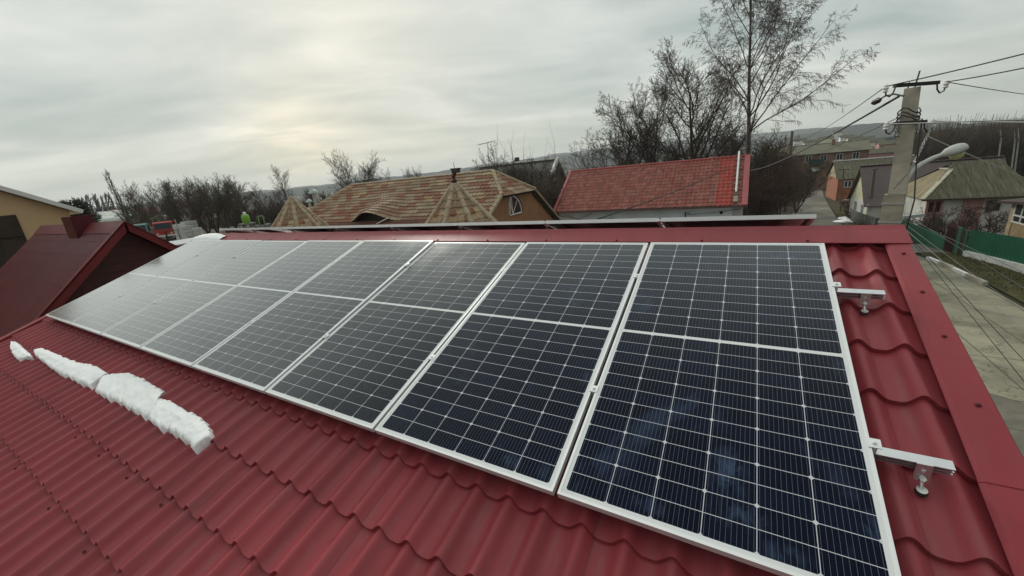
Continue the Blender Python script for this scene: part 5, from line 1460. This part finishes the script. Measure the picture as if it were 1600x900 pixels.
# left skyline group
random.seed(202)
LG = [(216, 62, 318, 4), (222, 70, 300, 5), (240, 72, 302, 6), (258, 66, 296, 6), (270, 74, 300, 6), (285, 64, 291, 6), (302, 66, 288, 7), (318, 62, 291, 7), (333, 64, 289, 7), (350, 60, 284, 7), (364, 66, 289, 7), (378, 64, 292, 7)]
for i, (px, dp, ty, st) in enumerate(LG):
    q = DEP(px, 340, dp); gb = gz(q.x, q.y); zt2 = DEP(px, ty, dp).z
    tree('skyline_tree', 'bare bushy tree on the left skyline, %s' % ['leftmost, beside the tall poplar', 'second from the left', 'third from the left, above the grey truck', 'fourth from the left, above the red truck', 'fifth from the left', 'sixth from the left, with bird-nest clumps', 'seventh from the left', 'eighth from the left', 'ninth from the left', 'tenth from the left, tallest brown crown', 'second from the right end', 'rightmost, above the lime green barrels'][i], (q.x, q.y, gb), zt2 - gb, PP(**{**SHR, 'kids': [2.1, 2.0, 1.6, 0], 'rmin': .016}), .09, M['bark'], M[('twigolive', 'twigred', 'twig')[i % 3]], 'bare trees on the left skyline', stems=max(3, st - 1), spread=.40)
POP = dict(lv=2, seg=[14, 5, 3], wob=[.02, .08, .1], trop=[.05, .25, .2], bare=[.12, .2, 0], kids=[5.2, 2.4, 0], ang=[30, 24, 0], ratio=[.24, .45, 0], rr=[.35, .5, 0], tip=[.12, .3, .5], n=[6, 3, 3], rmin=.02, shape=lambda f_: 1.1 - .6 * f_)
q = DEP(197, 340, 64); gb = gz(q.x, q.y)
tree('poplar', 'tall narrow poplar standing above the left skyline, near the white tanker', (q.x, q.y, gb), DEP(195, 276, 64).z - gb, PP(**POP), .16, M['bark'], M['twigolive'])
for i in range(9):
    px = 128 + i * 6.6; q = DEP(px, 335, 190); gb = gz(q.x, q.y)
    tree('poplar', 'slim far poplar on the horizon, %s of nine' % ['first from the left', 'second from the left', 'third from the left', 'fourth from the left', 'middle one', 'sixth from the left', 'third from the right', 'second from the right', 'rightmost'][i], (q.x, q.y, gb), DEP(px, 313 - i * .6 + random.uniform(-2, 2), 190).z - gb, PP(**{**POP, 'kids': [4, 1.5, 0], 'rmin': .10}), .40, M['bark'], M['twigdark'], 'row of far poplars')
# evergreen shrub behind the outbuilding chimney
q = DEP(120, 340, 40); gb = gz(q.x, q.y); zt2 = DEP(118, 313, 40).z
ev = thing('evergreen', 'dark evergreen with ragged top behind the red chimney', 'evergreen', (q.x, q.y, gb))
mb = MB(); mb.tube([(q.x, q.y, gb), (q.x, q.y, zt2 - .4)], [.16, .05], 7); mb.build('trunk', M['bark'], ev)
mb = MB()
for i in range(4200):
    f_ = random.random() ** .7; z = gb + .8 + (zt2 - gb - .9) * f_; rr = (2.3 * (1 - f_ * .62)) * random.random() ** .5 * (1 + .3 * math.sin(z * 5)); a = random.uniform(0, 6.28)
    c = Vector((q.x + rr * math.cos(a), q.y + rr * math.sin(a), z + random.gauss(0, .12))); d = Vector((math.cos(a), math.sin(a), random.uniform(.0, .9))) * random.uniform(.15, .4); s_ = rv() * .06
    mb.add([c - s_, c + s_, c + d], [(0, 1, 2)])
for i in range(10):
    a = random.uniform(0, 6.28); rr = random.uniform(.2, 1.4); b_ = Vector((q.x + rr * math.cos(a), q.y + rr * math.sin(a), zt2 - .7)); mb.tube([b_, b_ + Vector((random.uniform(-.3, .3), 0, random.uniform(.5, 1.1)))], [.03, .01], 4)
mb.build('crown', M['needle'], ev)

# far scrub and woods that read as one mass
def scrub(name, label, cells, mat, ht=(2, 4), wd=1.6, nt_=26, r=.05):
    mb = MB()
    for (x, y) in cells:
        g_ = gz(x, y); h = random.uniform(*ht)
        for j in range(nt_):
            a = random.uniform(0, 6.28); s_ = random.random() ** .5 * wd; p = Vector((x + s_ * .4 * math.cos(a), y + s_ * .4 * math.sin(a), g_ - .2)); hh = h * random.uniform(.6, 1)
            q = p + Vector((s_ * .7 * math.cos(a), s_ * .7 * math.sin(a), hh * .62)); t_ = q + Vector((s_ * .3 * math.cos(a) + random.uniform(-.5, .5), s_ * .3 * math.sin(a) + random.uniform(-.5, .5), hh * .38))
            mb.tube([p, q, t_], [r, r * .7, r * .25], 3, cap=False)
            for _ in range(3):
                b_ = p.lerp(q, random.uniform(.4, 1)); mb.tube([b_, b_ + Vector((random.uniform(-1, 1), random.uniform(-1, 1), random.uniform(.5, 1.4))) * h * .22], [r * .5, r * .2], 3, cap=False)
    return tag(mb.build(name, mat), label, 'scrub', kind='stuff')
random.seed(77)
cells = []
for _ in range(420):
    px = random.uniform(380, 1000); dp = random.uniform(70, 170); q = DEP(px, 290, dp); cells.append((q.x, q.y))
scrub('scrub', 'dark brown belt of scrub behind the tiled house', cells, M['twigdark'], (3.0, 5.6), 2.4, 22, .06)
cells = []
for _ in range(260):
    px = random.uniform(860, 1215); dp = random.uniform(62, 120); q = DEP(px, 255, dp); cells.append((q.x, q.y))
scrub('scrub', 'brown scrub below the bare trees, behind the red tile roof', cells, M['twigred'], (3.0, 6.0), 2.6, 22, .06)
cells = []
for _ in range(150):
    px = random.uniform(120, 400); dp = random.uniform(85, 170); q = DEP(px, 330, dp); cells.append((q.x, q.y))
scrub('scrub', 'low dark scrub along the far left of the yard', cells, M['twigolive'], (2.0, 4.2), 2.4, 20, .07)
cells = []
for _ in range(330):
    px = random.uniform(1445, 1660); dp = random.uniform(95, 190); q = DEP(px, 215, dp); cells.append((q.x, q.y))
scrub('bare_wood', 'dense brown bare wood on the right skyline', cells, M['twig'], (12.0, 17.0), 4.0, 40, .11)
cells = []
for _ in range(240):
    px = random.uniform(1195, 1450); dp = random.uniform(165, 420); q = DEP(px, 215, dp); cells.append((q.x, q.y))
scrub('scrub', 'scattered trees among the far village houses', cells, M['twigdark'], (4.0, 9.0), 4.0, 24, .16)
cells = []
for _ in range(60):
    t_ = random.random(); y = 50 + 34 * t_; cells.append((11.0 + .10 * (y - 50) + random.uniform(.2, 1.6), y))
scrub('hedge', 'low reddish hedge along the right side of the street', cells, M['twigred'], (.8, 1.5), .8, 24, .025)
for i, (px, ty, by_) in enumerate(((1563, 203, 222), (1585, 205, 224), (1591, 200, 222))):
    b = DEP(px + 2, by_ + 22, 92); t_ = DEP(px, ty, 92); bt = thing('pale_birch_tree', ['pale bare birch trunk in the right wood, leftmost of three', 'pale forked birch trunk in the right wood, the middle one', 'pale birch trunk nearest the right edge'][i], 'tree', (b.x, b.y, gz(b.x, b.y)), 'pale birches in the right wood')
    mb = MB(); mb.tube([(b.x, b.y, gz(b.x, b.y)), b.lerp(t_, .6), t_], [.17, .13, .05], 6); mb.build('trunk', simple('pale_birch', (.36, .35, .30), .9), bt)
    mb = MB()
    for j in range(24):
        p = b.lerp(t_, random.uniform(.5, 1)); mb.tube([p, p + Vector((random.uniform(-1, 1), random.uniform(-1, 1), random.uniform(.3, 1.4)))], [.05, .015], 3)
    mb.build('crown', M['twig'], bt)
# vines and bushes before the slate house, seen over the green fence
for i, (px, y) in enumerate(((1445, 46), (1478, 45.5), (1512, 46), (1545, 45.5))):
    b = U(px, 340, y=y); tree('vine', ['bare climbing vine on the white wall, leftmost', 'bare climbing vine above the dark gate', 'reddish bare vine in the middle of the white wall', 'bare vine near the right end of the white wall'][i], (b.x, y, gz(b.x, y)), 2.9, PP(**{**SHR, 'wob': [.3, .4, .4, .4], 'kids': [1.8, 1.6, 1.2, 0]}), .05, M['bark'], M['twigred'] if i % 2 else M['twigdark'], 'vines on the white wall', stems=4, spread=.8, cat='vine')

# ------------------------------------------------------------------ far village houses
random.seed(55)
VIL = [(1322, 214, 330, 'white', 'slate'), (1335, 216, 300, 'cream', 'slate'), (1352, 216, 340, 'white', 'slate'), (1366, 221, 260, 'whitewash', 'slate'), (1390, 224, 240, 'pink', 'slate'), (1290, 216, 360, 'cream', 'slate'), (1268, 222, 300, 'whitewash', 'slate'), (1340, 236, 190, 'whitewash', 'slate'), (1372, 238, 180, 'pink', 'slate'), (1250, 219, 420, 'white', 'slate'), (1308, 207, 480, 'white', 'slate'), (1400, 232, 210, 'cream', 'slate')]
for i, (px, py, dp, wm, rm) in enumerate(VIL):
    q = DEP(px, py, dp); g_ = gz(q.x, q.y)
    labs = ['white far house with grey roof, first of the bright specks left of the pole', 'cream far house below the wooded hill, left of the pole', 'white far house, brightest speck left of the pole', 'whitewashed far house just left of the pole shaft', 'pinkish far house touching the pole shaft', 'cream far house above the apartment block ridge', 'whitewashed far house above the left end of the block', 'low whitewashed house behind the snowy slate ridge', 'low pink house behind the snowy slate ridge', 'tiny white far house above the dark roadside pole', 'tiny white far house at the foot of the wooded hill', 'cream far house right of the pink one by the pole']
    h = thing('far_house', labs[i], 'house', (q.x, q.y, g_), 'far village houses')
    w_, d_, e_ = random.uniform(4, 6), random.uniform(3, 4), max(q.z - g_ - .3, 2.2)
    mb = MB(); mb.prism([(q.x - w_, q.y - d_, g_ - 1), (q.x - w_, q.y + d_, g_ - 1), (q.x - w_, q.y + d_, g_ + e_), (q.x - w_, q.y, g_ + e_ + 1.7), (q.x - w_, q.y - d_, g_ + e_)], (2 * w_, 0, 0)); mb.build('wall', M[wm], h)
    mb = MB()
    for s_ in (-1, 1): roof_slab(mb, [(q.x - w_ - .4, q.y + .02 * s_, g_ + e_ + 2.0), (q.x + w_ + .4, q.y + .02 * s_, g_ + e_ + 2.0), (q.x + w_ + .4, q.y + s_ * (d_ + .5), g_ + e_ - .05), (q.x - w_ - .4, q.y + s_ * (d_ + .5), g_ + e_ - .05)], .15)
    mb.build('roof', M[rm], h)
for i, (px, py, dp, wm, rm) in enumerate([(196, 330, 150, 'pink', 'tilered'), (222, 329, 160, 'pink', 'tilered'), (182, 333, 140, 'cream', 'whitewash')]):
    q = DEP(px, py, dp); g_ = gz(q.x, q.y); h = thing('far_house', ['pinkish red roofed far house left of the tall poplar foot', 'pinkish red roofed far house right of the tall poplar', 'pale shed behind the white tanker'][i], 'house', (q.x, q.y, g_), 'far houses on the left')
    w_, d_, e_ = (4.5, 4, max(q.z - g_ - 1.2, 2)); mb = MB(); mb.prism([(q.x - d_, q.y - w_, g_ - 1), (q.x - d_, q.y + w_, g_ - 1), (q.x - d_, q.y + w_, g_ + e_), (q.x - d_, q.y - w_, g_ + e_)], (2 * d_, 0, 0)); mb.build('wall', M[wm], h)
    mb = MB(); mb.prism([(q.x + d_ + .3, q.y - w_ - .3, g_ + e_), (q.x - d_ - .3, q.y - w_ - .3, g_ + e_), (q.x, q.y - w_ - .3, g_ + e_ + 2.2)], (0, 2 * w_ + .6, 0)); mb.build('roof', M[rm], h)

# ------------------------------------------------------------------ yard on the left: trucks, stacks, barrels
def wheelset(par, spots, r=.5):
    for c, axv in spots:
        mb = MB(); mb.lathe([(r * .5, -.14), (r, -.12), (r, .12), (r * .5, .14)], c, 14, axv); tq = mb.build('wheel', M['tyre'], par)
        mb = MB(); mb.lathe([(.02, -.15), (r * .48, -.145), (r * .48, .145), (.02, .15)], c, 10, axv); mb.build('rim', M['steel'], tq)
def truck(label, px, py, dp, paint, yaw, tank=None, tl=5.0):
    q = DEP(px, py, dp); g_ = gz(q.x, q.y); t_ = thing('truck', label, 'truck', (q.x, q.y, g_), 'old trucks in the yard')
    f_ = Vector((math.cos(yaw), math.sin(yaw), 0)); s_ = Vector((-f_.y, f_.x, 0)); B_ = Vector((q.x, q.y, g_)); u_ = Vector((0, 0, 1))
    def P3(a, b, c): return B_ + f_ * a + s_ * b + u_ * c
    mb = MB(); pr = [(1.0, .7), (1.0, 1.6), (.78, 2.65), (.55, 2.8), (-.85, 2.8), (-.9, .7)]; mb.prism([P3(a, -1.2, c) for a, c in pr], s_ * 2.4); cabn = mb.build('cab', paint, t_)
    mb = MB(); mb.prism([P3(1.012 - .22 * .1, -1.05, 1.7), P3(1.012 - .22 * .1, 1.05, 1.7), P3(.815, 1.0, 2.6), P3(.815, -1.0, 2.6)], f_ * .015); mb.build('windscreen', M['glass'], cabn)
    for sd_ in (-1, 1):
        mb = MB(); mb.prism([P3(.75, 1.203 * sd_, 1.65), P3(.55, 1.203 * sd_, 2.55), P3(-.3, 1.203 * sd_, 2.55), P3(-.3, 1.203 * sd_, 1.65)], s_ * .012 * sd_); mb.build('side_window', M['glass'], cabn)
        mb = MB(); mb.lathe([(.13, 0), (.13, .03), (.02, .05)], P3(1.0, .85 * sd_, 1.05), 10, f_); mb.build('headlight', M['porcelain'], cabn)
    mb = MB(); mb.obox(P3(1.05, 0, .72), f_ * .08, s_ * 1.2, u_ * .12); mb.build('bumper', M['white'], t_)
    mb = MB(); mb.obox(P3(-2.6, 0, .85), f_ * 3.2, s_ * .45, u_ * .12); mb.build('chassis', M['black'], t_)
    wheelset(t_, [(P3(a, b * 1.05, .5), s_) for a in (.1, -3.2, -4.5) for b in (-1, 1)])
    if tank is None:
        mb = MB(); mb.obox(P3(-3.3, 0, 1.5), f_ * 2.3, s_ * 1.2, u_ * .45); mb.build('cargo_bed', M['greywood'], t_)
    return t_
truck('red truck cab with a wide windscreen, in front of the cream tank in the yard', 257, 352, 60, M['cab_red'], math.radians(-35))
truck('grey green truck cab behind the gable of the dark red outbuilding', 216, 354, 60, M['cab_teal'], math.radians(-32))
def tankobj(label, px, py, dp, ln_, r, mat, yaw):
    q = DEP(px, py, dp); g_ = gz(q.x, q.y); t_ = thing('tank_trailer', label, 'tank trailer', (q.x, q.y, g_), 'tank trailers in the yard')
    f_ = Vector((math.cos(yaw), math.sin(yaw), 0)); s_ = Vector((-f_.y, f_.x, 0))
    mb = MB(); h = ln_ / 2; mb.lathe([(.1, -h), (r * .7, -h + .12), (r * .95, -h + .4), (r, -h + .9), (r, h - .9), (r * .95, h - .4), (r * .7, h - .12), (.1, h)], q, 18, f_); mb.build('tank', mat, t_, smooth=60)
    mb = MB(); mb.lathe([(.35, 0), (.35, .25), (.05, .3)], q + Vector((0, 0, r * .95)), 10); mb.build('hatch', mat, t_)
    mb = MB(); b_ = Vector((q.x, q.y, q.z - r - .1)); mb.obox(b_, f_ * h * .95, s_ * .5, Vector((0, 0, .12)))
    for a in (-.7, .7):
        for b in (-.5, .5): mb.box(b_ + f_ * a * h + s_ * b - Vector((.1, .1, max(.3, b_.z - g_))), b_ + f_ * a * h + s_ * b + Vector((.1, .1, 0)))
    mb.build('frame', M['black'], t_); return t_
tankobj('long white rounded tank trailer above the outbuilding ridge', 184, 344, 86, 6.6, .95, M['tarp'], math.radians(32))
tankobj('cream rounded tank standing behind the red truck cab', 249, 342, 84, 3.8, .75, M['tank'], math.radians(34))
random.seed(66)
labs = ['pale block stack nearest the red truck, lower left', 'pale block stack in the middle of the row', 'tallest pale block stack at the back', 'pale block stack at the right end, lowest']
for i, (px, py, dp, w_, h) in enumerate(((281, 357, 57, 1.1, 1.3), (290, 358, 56, 1.0, 1.0), (297, 355, 60, 1.5, 1.9), (306, 360, 57, 1.1, .8))):
    q = DEP(px, py, dp); g_ = q.z - h / 2; s_ = thing('block_stack', labs[i], 'block stack', (q.x, q.y, gz(q.x, q.y)), 'stacks of pale blocks in the yard')
    z = gz(q.x, q.y); top = max(q.z + h / 2, z + .5); n_ = max(1, int((top - z) / .5)); 
    for j in range(n_):
        mb = MB()
        for a in (-1, 0, 1): mb.obox((q.x + random.uniform(-.05, .05), q.y + a * w_ * .36, z + (j + .5) * (top - z) / n_), (w_ * .5, 0, 0), (0, w_ * .17, 0), (0, 0, (top - z) / n_ * .46))
        mb.build('block_layer', M['block'], s_)
q = DEP(268, 362, 47); g_ = gz(q.x, q.y)
tr = thing('trestle', 'black metal trestle frame standing beside the leaning post', 'trestle', (q.x, q.y, g_))
for a in (-.55, .55):
    mb = MB(); mb.tube([(q.x + a * .5, q.y + a, g_), (q.x + a * .5, q.y + a, q.z + .1)], .05, 6); mb.build('leg', M['black'], tr)
    mb = MB(); mb.tube([(q.x + a * .5 - 1.2, q.y + a + .5, g_), (q.x + a * .5 - .6, q.y + a + .3, q.z + .1)], .05, 6); mb.build('leg', M['black'], tr)
mb = MB(); mb.bar((q.x - .3, q.y - .6, q.z + .12), (q.x + .3, q.y + .6, q.z + .12), .1, .08); mb.build('top_rail', M['black'], tr)
b = DEP(285, 378, 44); t_ = DEP(273, 343, 47); po = MB(); po.tube([b + (b - t_) * .5, t_], [.06, .05], 6); tag(po.build('leaning_post', M['black'], loc=b), 'thin dark post leaning left beside the pale block stacks', 'post')
p = DEP(288, 378, 30)
fr = thing('shed', 'low shed with a pale grey flat sheet roof, beyond the left end of the panels', 'shed', (p.x, p.y, gz(p.x, p.y)))
mb = MB(); mb.box((p.x - 3, p.y - 2.5, p.z - .08), (p.x + 1.5, p.y + 3.5, p.z)); mb.build('roof', M['galv'], fr)
mb = MB(); mb.box((p.x - 2.8, p.y - 2.3, gz(p.x, p.y) - .3), (p.x + 1.3, p.y + 3.3, p.z - .085)); mb.build('wall', M['greywood'], fr)
for i, (px, py) in enumerate(((384, 342), (408, 344))):
    q = DEP(px, py, 46); g_ = gz(q.x, q.y); h = .5
    bl = thing('barrel', ['bright lime green barrel with a white cap, below the bare trees', 'dark barrel with lime green stripes, right of the plain lime green one'][i], 'barrel', (q.x, q.y, q.z - h), 'barrels beyond the ridge')
    mb = MB(); mb.lathe([(.34, -h), (.40, -h + .06), (.41, 0), (.40, h - .14), (.30, h)], q, 16); mb.build('body', M['lime'] if i == 0 else M['black'], bl, smooth=50)
    if i == 0:
        mb = MB(); mb.lathe([(.17, h), (.17, h + .2), (.12, h + .3), (.02, h + .32)], q, 12); mb.build('cap', M['white'], bl)
    else:
        for a in (.2, 1.5, 2.7, 4.0, 5.2):
            mb = MB(); c = q + Vector((math.cos(a) * .41, math.sin(a) * .41, 0)); mb.obox(c, Vector((-math.sin(a), math.cos(a), 0)) * .055, Vector((math.cos(a), math.sin(a), 0)) * .01, (0, 0, h * .8)); mb.build('stripe', M['lime'], bl)
    sd_ = thing('platform', ['wooden platform under the plain lime green barrel', 'wooden platform under the striped barrel'][i], 'platform', (q.x, q.y, g_), 'platforms under the barrels')
    mb = MB(); mb.box((q.x - .7, q.y - .7, q.z - h - .1), (q.x + .7, q.y + .7, q.z - h - .002)); mb.build('deck', M['greywood'], sd_)
    for a in (-.6, .6):
        for b in (-.6, .6): mb = MB(); mb.box((q.x + a - .05, q.y + b - .05, g_ - .2), (q.x + a + .05, q.y + b + .05, q.z - h - .102)); mb.build('leg', M['greywood'], sd_)

# ------------------------------------------------------------------ haze
t = MT('winter_haze'); t.nt.nodes.clear()
ov = t.n('ShaderNodeOutputMaterial'); pv = t.n('ShaderNodeVolumePrincipled')
pv.inputs['Color'].default_value = (.80, .86, .90, 1); pv.inputs['Density'].default_value = .00020; pv.inputs['Anisotropy'].default_value = .2
t.l(pv.outputs[0], ov.inputs['Volume'])
mb = MB(); mb.box((-4900, -4900, -9.5), (4900, 4900, 190)); hzo = mb.build('haze', t.m); tag(hzo, kind='stuff')
